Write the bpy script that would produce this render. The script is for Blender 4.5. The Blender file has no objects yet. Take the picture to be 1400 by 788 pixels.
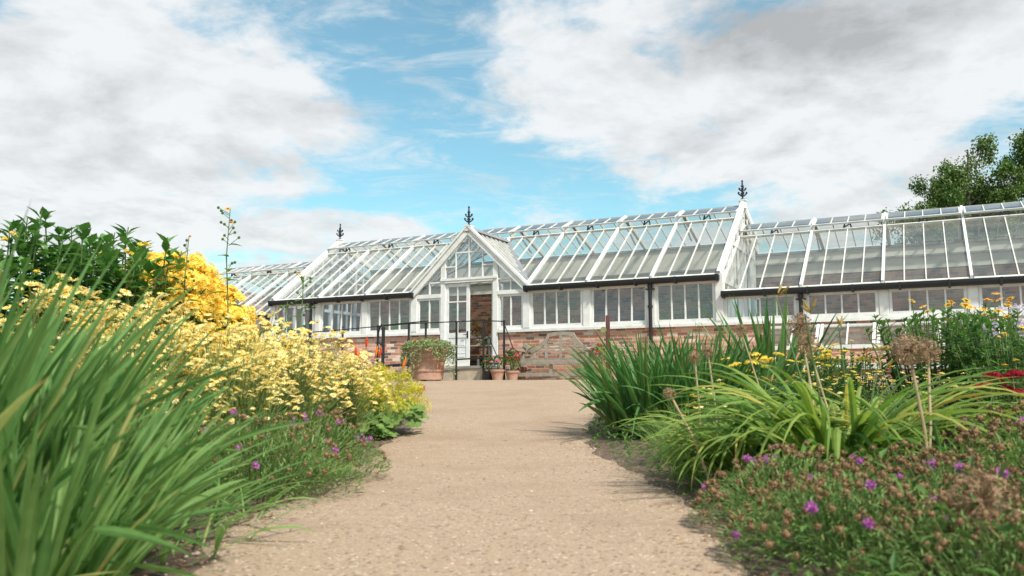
import bpy, math, random
from mathutils import Vector, Matrix, Euler

S = bpy.context.scene
COL = S.collection
R = math.radians
YAW, D = 0.465, 20.5          # the glasshouse front turns away to the left, 20.5 m ahead
EYE = 0.5
GB = 0.65                     # ground level at the glasshouse

# ------------------------------------------------------------------ node helpers
class NT:
    def __init__(s, tree): s.t = tree; s.n = tree.nodes; s.l = tree.links
    def node(s, typ, **kw):
        n = s.n.new(typ)
        for k, v in kw.items(): setattr(n, k, v)
        return n
    def put(s, sock, v):
        if hasattr(v, 'is_output') or isinstance(v, bpy.types.NodeSocket): s.l.new(v, sock)
        elif v is not None: sock.default_value = v
    def m(s, op, a, b=None, c=None, clamp=False):
        n = s.node('ShaderNodeMath', operation=op); n.use_clamp = clamp
        s.put(n.inputs[0], a)
        if b is not None: s.put(n.inputs[1], b)
        if c is not None: s.put(n.inputs[2], c)
        return n.outputs[0]
    def mix(s, f, a, b, blend='MIX'):
        n = s.node('ShaderNodeMix', data_type='RGBA', blend_type=blend)
        s.put(n.inputs[0], f); s.put(n.inputs[6], a); s.put(n.inputs[7], b)
        return n.outputs[2]
    def ramp(s, f, stops, interp='LINEAR'):
        n = s.node('ShaderNodeValToRGB'); cr = n.color_ramp; cr.interpolation = interp
        while len(cr.elements) < len(stops): cr.elements.new(0.5)
        for e, (p, c) in zip(cr.elements, stops):
            e.position = p; e.color = c if len(c) == 4 else (*c, 1)
        s.put(n.inputs[0], f)
        return n.outputs[0]
    def noise(s, vec, scale, detail=4, rough=.55, dist=0):
        n = s.node('ShaderNodeTexNoise'); s.put(n.inputs['Vector'], vec)
        n.inputs['Scale'].default_value = scale; n.inputs['Detail'].default_value = detail
        n.inputs['Roughness'].default_value = rough; n.inputs['Distortion'].default_value = dist
        return n.outputs[0]
    def sstep(s, x, a, b):
        n = s.node('ShaderNodeMapRange', interpolation_type='SMOOTHSTEP')
        s.put(n.inputs[0], x); n.inputs[1].default_value = a; n.inputs[2].default_value = b
        return n.outputs[0]
    def xyz(s, x, y, z):
        n = s.node('ShaderNodeCombineXYZ'); s.put(n.inputs[0], x); s.put(n.inputs[1], y); s.put(n.inputs[2], z)
        return n.outputs[0]

def c4(c): return (*c, 1) if len(c) == 3 else c
def srgb(r, g, b):
    f = lambda v: (v/255/12.92) if v/255 <= .04045 else ((v/255+.055)/1.055)**2.4
    return (f(r), f(g), f(b))

def newmat(name):
    m = bpy.data.materials.new(name); m.use_nodes = True
    t = NT(m.node_tree); t.n.clear()
    out = t.node('ShaderNodeOutputMaterial')
    return m, t, out

def surf(name, col, rough=.6, var=.15, scale=8, metal=0, bump=0, bscale=60, col2=None, spec=.5, island=0):
    """Principled surface whose colour wanders by noise (and per island)"""
    m, t, out = newmat(name)
    b = t.node('ShaderNodeBsdfPrincipled'); t.l.new(b.outputs[0], out.inputs[0])
    co = t.node('ShaderNodeTexCoord').outputs['Object']
    f = t.noise(co, scale, 5, .6)
    f = t.sstep(f, .3, .7)
    c2 = col2 or tuple(x*(1-var*2) for x in col)
    c = t.mix(f, c4(col), c4(c2))
    if island:
        r = t.node('ShaderNodeNewGeometry').outputs['Random Per Island']
        k = t.m('MULTIPLY_ADD', r, island*2, 1-island)
        h = t.node('ShaderNodeHueSaturation'); t.put(h.inputs['Color'], c); t.put(h.inputs['Value'], k); c = h.outputs[0]
    t.put(b.inputs['Base Color'], c)
    b.inputs['Roughness'].default_value = rough; b.inputs['Metallic'].default_value = metal
    b.inputs['Specular IOR Level'].default_value = spec
    if bump:
        bn = t.node('ShaderNodeBump'); bn.inputs['Strength'].default_value = bump; bn.inputs['Distance'].default_value = .01
        t.put(bn.inputs['Height'], t.noise(co, bscale, 4, .6)); t.l.new(bn.outputs[0], b.inputs['Normal'])
    return m

def leafmat(name, a, b_, tip=None, trans=.38, rough=.55, spec=.25):
    """Leaf: colour varies leaf by leaf between a and b_, light shines through"""
    m, t, out = newmat(name)
    b = t.node('ShaderNodeBsdfPrincipled')
    r = t.node('ShaderNodeNewGeometry').outputs['Random Per Island']
    oi = t.node('ShaderNodeObjectInfo').outputs['Random']
    co = t.node('ShaderNodeTexCoord').outputs['Object']
    f = t.m('FRACT', t.m('ADD', r, t.m('MULTIPLY', oi, .37)))
    stops = [(0, c4(a)), (.85, c4(b_))]
    if tip: stops += [(.9, c4(b_)), (.985, c4(tip))]
    c = t.ramp(f, stops)
    n = t.noise(co, 14, 3)
    h = t.node('ShaderNodeHueSaturation'); t.put(h.inputs['Color'], c)
    t.put(h.inputs['Value'], t.m('MULTIPLY_ADD', n, .6, .7)); c = h.outputs[0]
    al = t.node('ShaderNodeAttribute', attribute_name='along').outputs['Fac']; ac = t.node('ShaderNodeAttribute', attribute_name='across').outputs['Fac']
    dry = t.sstep(t.m('ADD', al, t.m('MULTIPLY', t.m('SUBTRACT', f, .5), .26)), .99, 1.10)
    c = t.mix(t.m('MULTIPLY', dry, .85), c, (.34, .22, .09, 1))
    pale = t.m('MULTIPLY', t.m('POWER', ac, 9), .35)
    c = t.mix(pale, c, (.30, .40, .16, 1))
    t.put(b.inputs['Base Color'], c); b.inputs['Roughness'].default_value = rough
    b.inputs['Specular IOR Level'].default_value = spec
    tr = t.node('ShaderNodeBsdfTranslucent')
    h2 = t.node('ShaderNodeHueSaturation'); t.put(h2.inputs['Color'], c); h2.inputs['Saturation'].default_value = 1.1; h2.inputs['Value'].default_value = 1.3
    t.put(tr.inputs[0], h2.outputs[0])
    mx = t.node('ShaderNodeMixShader'); mx.inputs[0].default_value = trans
    t.l.new(b.outputs[0], mx.inputs[1]); t.l.new(tr.outputs[0], mx.inputs[2]); t.l.new(mx.outputs[0], out.inputs[0])
    return m

def glassmat(name, tint=(.93, .97, .96), dirt=.05, refl=1.5):
    m, t, out = newmat(name)
    tr = t.node('ShaderNodeBsdfTransparent'); tr.inputs[0].default_value = c4(tint)
    gl = t.node('ShaderNodeBsdfGlossy'); gl.inputs['Roughness'].default_value = .02
    df = t.node('ShaderNodeBsdfDiffuse'); df.inputs[0].default_value = (.66, .66, .60, 1)
    g = t.node('ShaderNodeNewGeometry'); dp = t.node('ShaderNodeVectorMath', operation='DOT_PRODUCT')
    t.l.new(g.outputs['Normal'], dp.inputs[0]); t.l.new(g.outputs['Incoming'], dp.inputs[1])
    c = t.m('SUBTRACT', 1, t.m('ABSOLUTE', dp.outputs['Value']), clamp=True)
    fres = t.m('MULTIPLY_ADD', t.m('POWER', c, 5), .94, .045)
    co = t.node('ShaderNodeTexCoord').outputs['Object']
    bn = t.node('ShaderNodeBump'); bn.inputs['Strength'].default_value = .05; bn.inputs['Distance'].default_value = .01
    t.put(bn.inputs['Height'], t.noise(co, 3, 1)); t.l.new(bn.outputs[0], gl.inputs['Normal'])
    d = t.m('MULTIPLY', t.noise(co, 2.5, 5, .65), dirt*2)
    m1 = t.node('ShaderNodeMixShader'); t.put(m1.inputs[0], d); t.l.new(tr.outputs[0], m1.inputs[1]); t.l.new(df.outputs[0], m1.inputs[2])
    m2 = t.node('ShaderNodeMixShader'); t.put(m2.inputs[0], t.m('MULTIPLY', fres, refl, clamp=True))
    t.l.new(m1.outputs[0], m2.inputs[1]); t.l.new(gl.outputs[0], m2.inputs[2]); t.l.new(m2.outputs[0], out.inputs[0])
    return m

def brickmat(name, palette, mortar, L=.235, H=.076, gap=.010, axis=0):
    """Bricks in object space: courses along z, lengths along x (axis 0) or y"""
    m, t, out = newmat(name)
    b = t.node('ShaderNodeBsdfPrincipled'); t.l.new(b.outputs[0], out.inputs[0])
    co = t.node('ShaderNodeTexCoord').outputs['Object']
    sp = t.node('ShaderNodeSeparateXYZ'); t.l.new(co, sp.inputs[0])
    wob = t.m('MULTIPLY', t.m('SUBTRACT', t.noise(co, 9, 3), .5), .012)
    u = t.m('ADD', t.m('ADD', sp.outputs[0], sp.outputs[1]), wob)
    z = t.m('ADD', sp.outputs[2], t.m('MULTIPLY', wob, .6))
    rz = t.m('DIVIDE', z, H); row = t.m('FLOOR', rz); fz = t.m('FRACT', rz)
    ru = t.m('ADD', t.m('DIVIDE', u, L), t.m('MULTIPLY', t.m('MODULO', row, 2), .5))
    ru = t.m('ADD', ru, t.m('MULTIPLY', row, .07))
    colu = t.m('FLOOR', ru); fu = t.m('FRACT', ru)
    wn = t.node('ShaderNodeTexWhiteNoise', noise_dimensions='2D')
    t.put(wn.inputs['Vector'], t.xyz(colu, row, 0))
    n = len(palette)
    base = t.ramp(wn.outputs[0], [(i/n, c) for i, c in enumerate(palette)], 'CONSTANT')
    n1 = t.noise(co, 35, 5, .7)
    base = t.mix(t.m('MULTIPLY', n1, .32), base, c4(mortar))
    g = gap/2
    du = t.m('MULTIPLY', t.m('MINIMUM', fu, t.m('SUBTRACT', 1, fu)), L)
    dz = t.m('MULTIPLY', t.m('MINIMUM', fz, t.m('SUBTRACT', 1, fz)), H)
    dd = t.m('ADD', t.m('MINIMUM', du, dz), t.m('MULTIPLY', t.m('SUBTRACT', n1, .5), .008))
    face = t.sstep(dd, g*.6, g*1.5)
    smear = t.sstep(t.noise(co, 2.2, 5, .7), .5, .75)
    c = t.mix(face, c4(mortar), base)
    c = t.mix(t.m('MULTIPLY', smear, .22), c, c4(mortar))
    t.put(b.inputs['Base Color'], c); b.inputs['Roughness'].default_value = .9; b.inputs['Specular IOR Level'].default_value = .2
    bn = t.node('ShaderNodeBump'); bn.inputs['Strength'].default_value = .7; bn.inputs['Distance'].default_value = .008
    t.put(bn.inputs['Height'], t.m('ADD', face, t.m('MULTIPLY', n1, .5))); t.l.new(bn.outputs[0], b.inputs['Normal'])
    return m

# ------------------------------------------------------------------ mesh builder
class MB:
    def __init__(s): s.v = []; s.f = []; s.mi = []; s.k = 0; s.al = {}
    def face(s, pts):
        i = len(s.v); s.v += [tuple(p) for p in pts]; s.f.append(tuple(range(i, i+len(pts)))); s.mi.append(s.k)
    def add(s, vs, fs):
        i = len(s.v); s.v += [tuple(p) for p in vs]
        for f in fs: s.f.append(tuple(i+j for j in f)); s.mi.append(s.k)
    def box(s, x0, x1, y0, y1, z0, z1):
        s.add([(x0,y0,z0),(x1,y0,z0),(x1,y1,z0),(x0,y1,z0),(x0,y0,z1),(x1,y0,z1),(x1,y1,z1),(x0,y1,z1)],
              [(0,3,2,1),(4,5,6,7),(0,1,5,4),(1,2,6,5),(2,3,7,6),(3,0,4,7)])
        return s
    def bar(s, p, q, w, h, up=(0,0,1)):
        """square bar p->q, w across, h along the up side"""
        p, q = Vector(p), Vector(q); d = (q-p).normalized(); u = Vector(up)
        a = d.cross(u)
        if a.length < 1e-4: a = d.cross(Vector((1,0,0)))
        a.normalize(); u = a.cross(d).normalized()
        a *= w/2; u *= h/2
        s.add([p-a-u, p+a-u, p+a+u, p-a+u, q-a-u, q+a-u, q+a+u, q-a+u],
              [(0,1,2,3),(4,7,6,5),(0,4,5,1),(1,5,6,2),(2,6,7,3),(3,7,4,0)])
        return s
    def tube(s, pts, r, n=8, cap=True):
        pts = [Vector(p) for p in pts]; rr = r if isinstance(r, (list, tuple)) else [r]*len(pts)
        i0 = len(s.v); prev = None
        for i, p in enumerate(pts):
            d = (pts[min(i+1, len(pts)-1)]-pts[max(i-1, 0)])
            if d.length < 1e-9: d = Vector((0,0,1))
            d.normalize()
            a = d.cross(prev) if False else d.cross(Vector((0.13,1,0.07)) if abs(d.y) < .9 else Vector((1,0,.1)))
            a.normalize(); b = d.cross(a)
            for k in range(n):
                t = 2*math.pi*k/n
                s.v.append(tuple(p+a*(rr[i]*math.cos(t))+b*(rr[i]*math.sin(t))))
        for i in range(len(pts)-1):
            for k in range(n):
                a = i0+i*n+k; b = i0+i*n+(k+1) % n
                s.f.append((a, b, b+n, a+n)); s.mi.append(s.k)
        if cap:
            s.f.append(tuple(i0+k for k in range(n))[::-1]); s.mi.append(s.k)
            e = i0+(len(pts)-1)*n
            s.f.append(tuple(e+k for k in range(n))); s.mi.append(s.k)
        return s
    def lathe(s, prof, c=(0,0,0), n=20):
        i0 = len(s.v)
        for r, z in prof:
            for k in range(n):
                t = 2*math.pi*k/n
                s.v.append((c[0]+r*math.cos(t), c[1]+r*math.sin(t), c[2]+z))
        for i in range(len(prof)-1):
            for k in range(n):
                a = i0+i*n+k; b = i0+i*n+(k+1) % n
                s.f.append((a, b, b+n, a+n)); s.mi.append(s.k)
        return s
    def prism(s, poly, axis_from, axis_to, fn):
        """extrude a 2D polygon; fn(a, b, t) -> point"""
        n = len(poly); i0 = len(s.v)
        for t in (axis_from, axis_to):
            for a, b in poly: s.v.append(tuple(fn(a, b, t)))
        for k in range(n):
            j = (k+1) % n
            s.f.append((i0+k, i0+j, i0+n+j, i0+n+k)); s.mi.append(s.k)
        s.f.append(tuple(range(i0, i0+n))[::-1]); s.mi.append(s.k)
        s.f.append(tuple(range(i0+n, i0+2*n))); s.mi.append(s.k)
        return s
    def mesh(s, name, *mats, smooth=False, bevel=0):
        me = bpy.data.meshes.new(name); me.from_pydata(s.v, [], s.f)
        for m in mats: me.materials.append(m)
        if len(mats) > 1: me.polygons.foreach_set('material_index', s.mi)
        if s.al:
            for j, nm in enumerate(('along', 'across')):
                at = me.attributes.new(nm, 'FLOAT', 'POINT'); vals = [0.0]*len(s.v)
                for i, t in s.al.items(): vals[i] = t[j]
                at.data.foreach_set('value', vals)
        if smooth: me.polygons.foreach_set('use_smooth', [True]*len(s.f))
        me.update()
        return me

def link(name, data, parent=None, loc=(0,0,0), rot=(0,0,0), sc=(1,1,1)):
    o = bpy.data.objects.new(name, data); COL.objects.link(o)
    o.location = loc; o.rotation_euler = rot; o.scale = sc if not isinstance(sc, (int, float)) else (sc,)*3
    if parent: o.parent = parent
    return o
def tag(o, label, cat, group=None):
    o['label'] = label; o['category'] = cat
    if group: o['group'] = group
    return o
def thing(name, label, cat, loc=(0,0,0), rz=0, group=None):
    return tag(link(name, None, None, loc, (0,0,rz)), label, cat, group)
def part(name, mb, mat, parent, loc=(0,0,0), rot=(0,0,0), smooth=False, bevel=0):
    mats = mat if isinstance(mat, (list, tuple)) else [mat]
    o = link(name, mb.mesh(name, *mats, smooth=smooth) if isinstance(mb, MB) else mb, parent, loc, rot)
    if bevel:
        b = o.modifiers.new('edge', 'BEVEL'); b.width = bevel; b.segments = 2; b.limit_method = 'ANGLE'
    return o
def structure(o): o['kind'] = 'structure'; return o
def copy_tree(o, parent=None):
    c = o.copy(); COL.objects.link(c); c.parent = parent
    for ch in list(o.children): copy_tree(ch, c)
    return c

# ------------------------------------------------------------------ terrain
def qdist(x, y): return -(x*math.sin(YAW)+(y-D)*math.cos(YAW))
def gz(x, y):
    q = qdist(x, y)
    if q < 2: z = .15
    else:
        t = min(1, (q-2)/11); z = .15-.65*(t*t*(3-2*t)*.4+.6*t)
    return z+.5
def B(u, v, z):                                        # glasshouse coordinates -> world
    return Vector((u*math.cos(YAW)+v*math.sin(YAW), D-u*math.sin(YAW)+v*math.cos(YAW), z+GB))

# ------------------------------------------------------------------ materials
M = {}
M['white'] = surf('white paint', (.77,.77,.745), .5, .04, 5, col2=(.66,.655,.61))
M['whitewood'] = surf('white painted bars', (.68,.67,.63), .5, .04, 4, col2=(.52,.51,.45))
M['black'] = surf('black iron', (.010,.011,.014), .5, .2, 20)
M['lead'] = surf('lead sheet', (.27,.28,.29), .55, .12, 4)
M['finial'] = surf('dark blue iron', (.022,.030,.055), .4, .2, 20)
M['cream'] = surf('cream render', (.68,.655,.56), .85, .08, 1.5, col2=(.56,.54,.46))
M['band'] = surf('grey ledge', (.22,.22,.2), .7, .1, 4)
M['conc'] = surf('pale concrete', (.52,.45,.35), .9, .12, 5, bump=.3, bscale=50)
M['floor'] = surf('quarry floor', (.22,.18,.14), .8, .15, 3)
M['wood'] = surf('weathered teak', (.25,.21,.165), .8, .18, 12, bump=.2, bscale=80, col2=(.34,.295,.24))
M['post'] = surf('red brown stake', (.13,.035,.028), .7, .2, 15)
M['terra'] = surf('terracotta', (.37,.18,.115), .85, .15, 7, bump=.15, bscale=40, col2=(.44,.285,.215))
M['blackpot'] = surf('black plastic', (.02,.02,.02), .4, .1, 10)
M['staging'] = surf('bare timber shelf', (.33,.21,.09), .7, .15, 8)
M['soil'] = surf('soil', (.10,.07,.048), .95, .25, 6, bump=.8, bscale=25)
M['bark'] = surf('bark', (.13,.11,.09), .9, .25, 6, bump=.5, bscale=20)
M['stem'] = surf('green stem', (.10,.17,.05), .6, .15, 10)
M['straw'] = surf('straw stem', (.48,.36,.20), .7, .15, 10)
M['glass'] = glassmat('window glass', (.70,.76,.82), .04, 3.0)
M['roofglass'] = glassmat('roof glass', (.92,.94,.92), .11, 1.55)
M['brick'] = brickmat('old pink brick', [srgb(186,118,94), srgb(172,98,76), srgb(208,164,140), srgb(154,80,60), srgb(192,134,110), srgb(66,46,46), srgb(194,136,112), srgb(222,200,182), srgb(180,100,78), srgb(202,152,128), srgb(98,66,60), srgb(190,124,100), srgb(200,144,120), srgb(164,92,72)], srgb(214,198,180))
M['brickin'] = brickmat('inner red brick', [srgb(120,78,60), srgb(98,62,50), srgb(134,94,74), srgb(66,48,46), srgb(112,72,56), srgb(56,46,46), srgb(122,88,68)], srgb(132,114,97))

L = {}
L['croc'] = leafmat('sword leaf', (.10,.225,.06), (.215,.35,.105), (.36,.34,.12), .42)
L['croc2'] = leafmat('sword leaf deep', (.05,.15,.04), (.12,.25,.07), (.22,.22,.07), .35)
L['lily'] = leafmat('strap leaf', (.10,.215,.04), (.26,.35,.07), (.46,.40,.10), .38)
L['dark'] = leafmat('dark leaf', (.06,.16,.038), (.13,.27,.065), None, .25, .4)
L['mid'] = leafmat('mid leaf', (.05,.13,.03), (.12,.22,.05), None, .35)
L['grey'] = leafmat('grey green leaf', (.12,.20,.055), (.22,.29,.09), (.26,.24,.10), .35)
L['lime'] = leafmat('lime leaf', (.13,.23,.06), (.21,.31,.09), None, .35)
L['scab'] = leafmat('small leaf', (.10,.19,.05), (.22,.32,.10), (.28,.24,.09), .3)
L['tree'] = leafmat('tree leaf', (.055,.115,.028), (.17,.25,.07), None, .3)
L['vari'] = leafmat('trailing leaf', (.13,.20,.06), (.34,.40,.20), None, .3)
def petal(name, a, b_, tr=.4): return leafmat(name, a, b_, None, tr, .6, .2)
L['pale'] = petal('pale yellow petal', (.89,.75,.22), (.94,.87,.47))
L['gold'] = petal('golden petal', (.87,.63,.07), (.91,.75,.20))
L['yel'] = petal('yellow floret', (.80,.58,.06), (.88,.70,.16))
L['disc'] = petal('golden disc', (.70,.40,.03), (.78,.50,.05))
L['limeflower'] = petal('lime flower', (.48,.44,.04), (.62,.55,.08))
L['purple'] = petal('purple floret', (.42,.12,.38), (.58,.24,.52))
L['brownhead'] = petal('brown seedhead', (.155,.092,.045), (.25,.16,.08), .1)
L['allium'] = petal('dry seedhead', (.30,.20,.11), (.42,.27,.17), .2)
L['orange'] = petal('orange flower', (.80,.16,.02), (.85,.35,.02))
L['bud'] = petal('bud', (.38,.22,.06), (.45,.33,.10))
L['redhot'] = petal('red poker', (.60,.05,.03), (.70,.12,.03))
L['red'] = petal('red flower', (.55,.012,.03), (.72,.03,.06))
L['pink'] = petal('pink flower', (.70,.10,.22), (.75,.30,.40))
L['crimson'] = petal('crimson flower', (.22,.006,.02), (.38,.015,.035))
L['lilac'] = petal('lilac flower', (.60,.50,.62), (.72,.66,.74))
L['litter'] = leafmat('dry leaf', (.22,.10,.04), (.42,.28,.15), None, .15)

# ------------------------------------------------------------------ ground, path
def ground_material():
    m, t, out = newmat('ground')
    b = t.node('ShaderNodeBsdfPrincipled'); t.l.new(b.outputs[0], out.inputs[0])
    co = t.node('ShaderNodeTexCoord').outputs['Object']
    f = t.noise(co, .35, 6, .6); f2 = t.noise(co, 22, 5, .7)
    g = t.mix(f2, (.035,.07,.02,1), (.10,.14,.045,1))
    s = t.mix(f2, (.08,.055,.038,1), (.20,.14,.095,1))
    sp = t.node('ShaderNodeSeparateXYZ'); t.l.new(co, sp.inputs[0])
    far = t.sstep(t.m('ADD', sp.outputs[1], t.m('MULTIPLY', f, 3)), 22, 28)
    t.put(b.inputs['Base Color'], t.mix(far, s, g)); b.inputs['Roughness'].default_value = .95
    bn = t.node('ShaderNodeBump'); bn.inputs['Strength'].default_value = .9; bn.inputs['Distance'].default_value = .03
    t.put(bn.inputs['Height'], f2); t.l.new(bn.outputs[0], b.inputs['Normal'])
    return m
def gravel_material():
    m, t, out = newmat('gravel')
    b = t.node('ShaderNodeBsdfPrincipled'); t.l.new(b.outputs[0], out.inputs[0])
    co = t.node('ShaderNodeTexCoord').outputs['Object']
    v = t.node('ShaderNodeTexVoronoi'); t.put(v.inputs['Vector'], co); v.inputs['Scale'].default_value = 210
    v2 = t.node('ShaderNodeTexVoronoi'); t.put(v2.inputs['Vector'], co); v2.inputs['Scale'].default_value = 95
    sp = t.node('ShaderNodeSeparateColor'); t.l.new(v.outputs['Color'], sp.inputs[0])
    sp2 = t.node('ShaderNodeSeparateColor'); t.l.new(v2.outputs['Color'], sp2.inputs[0])
    c = t.ramp(sp.outputs[0], [(0, (.28,.198,.135)), (.4, (.37,.268,.186)), (.8, (.40,.295,.208)), (1, (.47,.36,.265))])
    c = t.mix(t.sstep(sp2.outputs[1], .93, .99), c, (.52,.43,.34,1))
    c = t.mix(t.sstep(sp2.outputs[2], .93, .98), c, (.17,.12,.09,1))
    n = t.noise(co, .9, 6, .62); n2 = t.noise(co, 6, 5, .6)
    c = t.mix(t.m('MULTIPLY', t.sstep(n, .45, .68), .6), c, (.29,.205,.14,1))
    c = t.mix(t.m('MULTIPLY', t.sstep(n2, .5, .75), .35), c, (.43,.32,.23,1))
    tr = t.noise(co, 2.1, 6, .7, .6)
    c = t.mix(t.m('MULTIPLY', t.sstep(tr, .58, .72), .38), c, (.24,.17,.115,1))
    t.put(b.inputs['Base Color'], c); b.inputs['Roughness'].default_value = .95; b.inputs['Specular IOR Level'].default_value = .2
    bn = t.node('ShaderNodeBump'); bn.inputs['Strength'].default_value = .5; bn.inputs['Distance'].default_value = .005
    h = t.m('ADD', t.m('MULTIPLY', v.outputs['Distance'], -1), t.m('MULTIPLY', v2.outputs['Distance'], -1.2))
    h = t.m('ADD', h, t.m('MULTIPLY', n2, 3))
    t.put(bn.inputs['Height'], h); t.l.new(bn.outputs[0], b.inputs['Normal'])
    return m
M['ground'] = ground_material(); M['gravel'] = gravel_material()

def axis():
    a = [i*.5 for i in range(-60, 81)]
    far = [45, 52, 62, 80, 110, 160, 240, 400]
    return [-x for x in far[::-1] if x > 30] + a + far
def build_ground():
    xs = axis(); ys = axis(); mb = MB()
    n = len(xs)
    mb.v = [(x, y, gz(x, y)) for y in ys for x in xs]
    for j in range(n-1):
        for i in range(n-1):
            a = j*n+i; mb.f.append((a, a+1, a+n+1, a+n)); mb.mi.append(0)
    structure(part('ground', mb, M['ground'], None, smooth=True))
build_ground()

rnd = random.Random(7)
def lerp_tab(tab, y):
    if y <= tab[0][0]: return tab[0][1]
    for (a, b), (c, d) in zip(tab, tab[1:]):
        if y <= c: return b+(d-b)*(y-a)/(c-a)
    return tab[-1][1]
LEFT = [(-6,-.80),(1.5,-.86),(2.3,-.90),(3.2,-1.0),(3.7,-.97),(4.7,-.86),(5.6,-.95),(6.75,-1.06),(8.1,-1.0),(9.9,-1.08),(13,-1.6),(17.5,-2.45),(22,-3.3)]
RIGHT = [(-6,.55),(2.3,.57),(3.1,.68),(4.2,.73),(5.3,.62),(7,.55),(8.9,.78),(11.2,1.1),(14.9,1.5),(20,2.2)]
def wob(y, s): return .035*math.sin(y*3.1+s)+.025*math.sin(y*7.7+s*2)+.015*math.sin(y*17+s*3)
def build_path():
    mb = MB(); ny, nx = 300, 14; y0, y1 = -6, 19.4
    for j in range(ny+1):
        y = y0+(y1-y0)*j/ny
        l = lerp_tab(LEFT, y)+wob(y, 1)-.07; r = lerp_tab(RIGHT, y)+wob(y, 4)+.13
        for i in range(nx+1):
            x = l+(r-l)*i/nx
            mb.v.append((x, y, gz(x, y)+.009-.02*(1 if i in (0, nx) else 0)))
    for j in range(ny):
        for i in range(nx):
            a = j*(nx+1)+i; mb.f.append((a, a+1, a+nx+2, a+nx+1)); mb.mi.append(0)
    structure(part('path', mb, M['gravel'], None, smooth=True))
    mb = MB(); nu, nv = 60, 12
    for j in range(nv+1):
        v = -4.3+4.25*j/nv
        for i in range(nu+1):
            u = -16+31*i/nu
            p = B(u, v+(.25*math.sin(u*1.3)+.1*math.sin(u*4) if j == 0 else 0), 0)
            mb.v.append((p.x, p.y, gz(p.x, p.y)+.005))
    for j in range(nv):
        for i in range(nu):
            a = j*(nu+1)+i; mb.f.append((a, a+1, a+nu+2, a+nu+1)); mb.mi.append(0)
    structure(part('forecourt_pavement', mb, M['gravel'], None, smooth=True))
build_path()

def pebbles():
    mb = MB(); r = random.Random(3)
    def stone(x, y, s):
        z = gz(x, y)+.008; a = r.uniform(0, 6.28); n = 6
        vs = []
        for zz, k in ((0, 1), (.45, .95), (.8, .5)):
            for i in range(n):
                t = a+6.283*i/n; q = s*k*r.uniform(.75, 1.2)
                vs.append((x+q*math.cos(t), y+q*.8*math.sin(t), z+zz*s))
        fs = [(i, (i+1) % n, n+(i+1) % n, n+i) for i in range(n)]+[(n+i, n+(i+1) % n, 2*n+(i+1) % n, 2*n+i) for i in range(n)]+[tuple(range(2*n, 3*n))]
        mb.add(vs, fs)
    for i in range(1900):
        y = 1.8+r.random()**1.6*7
        l, rr = lerp_tab(LEFT, y), lerp_tab(RIGHT, y)
        x = r.uniform(l-.15, rr+.15) if r.random() < .5 else (l+abs(r.gauss(0, .14))-.06 if r.random() < .5 else rr-abs(r.gauss(0, .14))+.06)
        stone(x, y, r.choice([.003, .003, .004, .005, .006, .009 if r.random() < .4 else .004]))
    o = part('gravel', mb, surf('pebble', (.46,.36,.27), .9, .2, 30, island=.35), None, smooth=False); o['kind'] = 'stuff'
pebbles()

# ------------------------------------------------------------------ GLASSHOUSE
GH = thing('glasshouse', 'long white framed Victorian glasshouse on a low brick wall', 'greenhouse', (0, D, GB), -YAW)
def gp(name, mb, mat, parent=None, **k): return part(name, mb, mat, parent or GH, **k)
VR, VW = 2.91, 4.6                      # ridge and back wall distances
ZS = 1.19                               # sill underside
UC = [-7.66, -6.05, -4.44, -2.85, -1.22, .41, 1.98, 3.55, 5.1]
URT = [5.1, 6.8, 8.38, 9.96, 11.54, 13.12]
ULT = [-12.4, -10.82, -9.24, -7.66]
UA, HW, ZA = -1.22, 1.63, 3.80
DL, DR = -1.97, -.45                    # door opening between the porch posts

# low walls
def low_wall(u0, u1, mat):
    mb = MB(); mb.box(u0, u1, 0, .24, -.3, ZS); gp('brick_wall', mb, mat)
low_wall(-12.4, DL-.09, M['brick']); low_wall(DR+.09, 13.12, M['brick'])
# back wall, brick with cream rendered top
def back_wall(u0, u1, top, low):
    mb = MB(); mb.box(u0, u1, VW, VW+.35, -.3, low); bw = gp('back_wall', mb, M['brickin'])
    mb = MB(); mb.box(u0, u1, VW-.015, VW+.35, low, top); gp('rendered_band', mb, M['cream'], bw)
    mb = MB(); mb.box(u0, u1, VW-.10, VW-.017, low+.30, low+.345); gp('ledge', mb, M['band'], bw)
    mb = MB(); mb.box(u0, u1, VW-.06, VW+.40, top, top+.06); gp('wall_plate', mb, M['band'], bw)
back_wall(-7.66, 5.1, 3.72, 2.75); back_wall(5.1, 13.12, 3.36, 2.78); back_wall(-12.4, -7.66, 3.36, 2.78)
mb = MB(); mb.box(-12.4, 13.12, .24, VW, -.3, .36); gp('floor_slab', mb, M['floor'])
mb = MB(); mb.box(-12.62, -12.4, 0, VW+.35, -.3, 3.2); gp('end_wall', mb, M['brick'])
mb = MB(); mb.box(13.12, 13.34, 0, VW+.35, -.3, 3.2); gp('end_wall', mb, M['brick'])

def on_roof(u, v, ze, zr, lift=0):
    return Vector((u, v, ze+(zr-ze)*v/VR+lift))

def sill(u0, u1):
    mb = MB(); mb.box(u0, u1, -.07, .2, ZS+.002, ZS+.065); mb.box(u0, u1, -.03, .2, ZS+.065, ZS+.10); gp('sill', mb, M['white'])
sill(-12.4, DL-.09); sill(DR+.09, 13.12)

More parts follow.
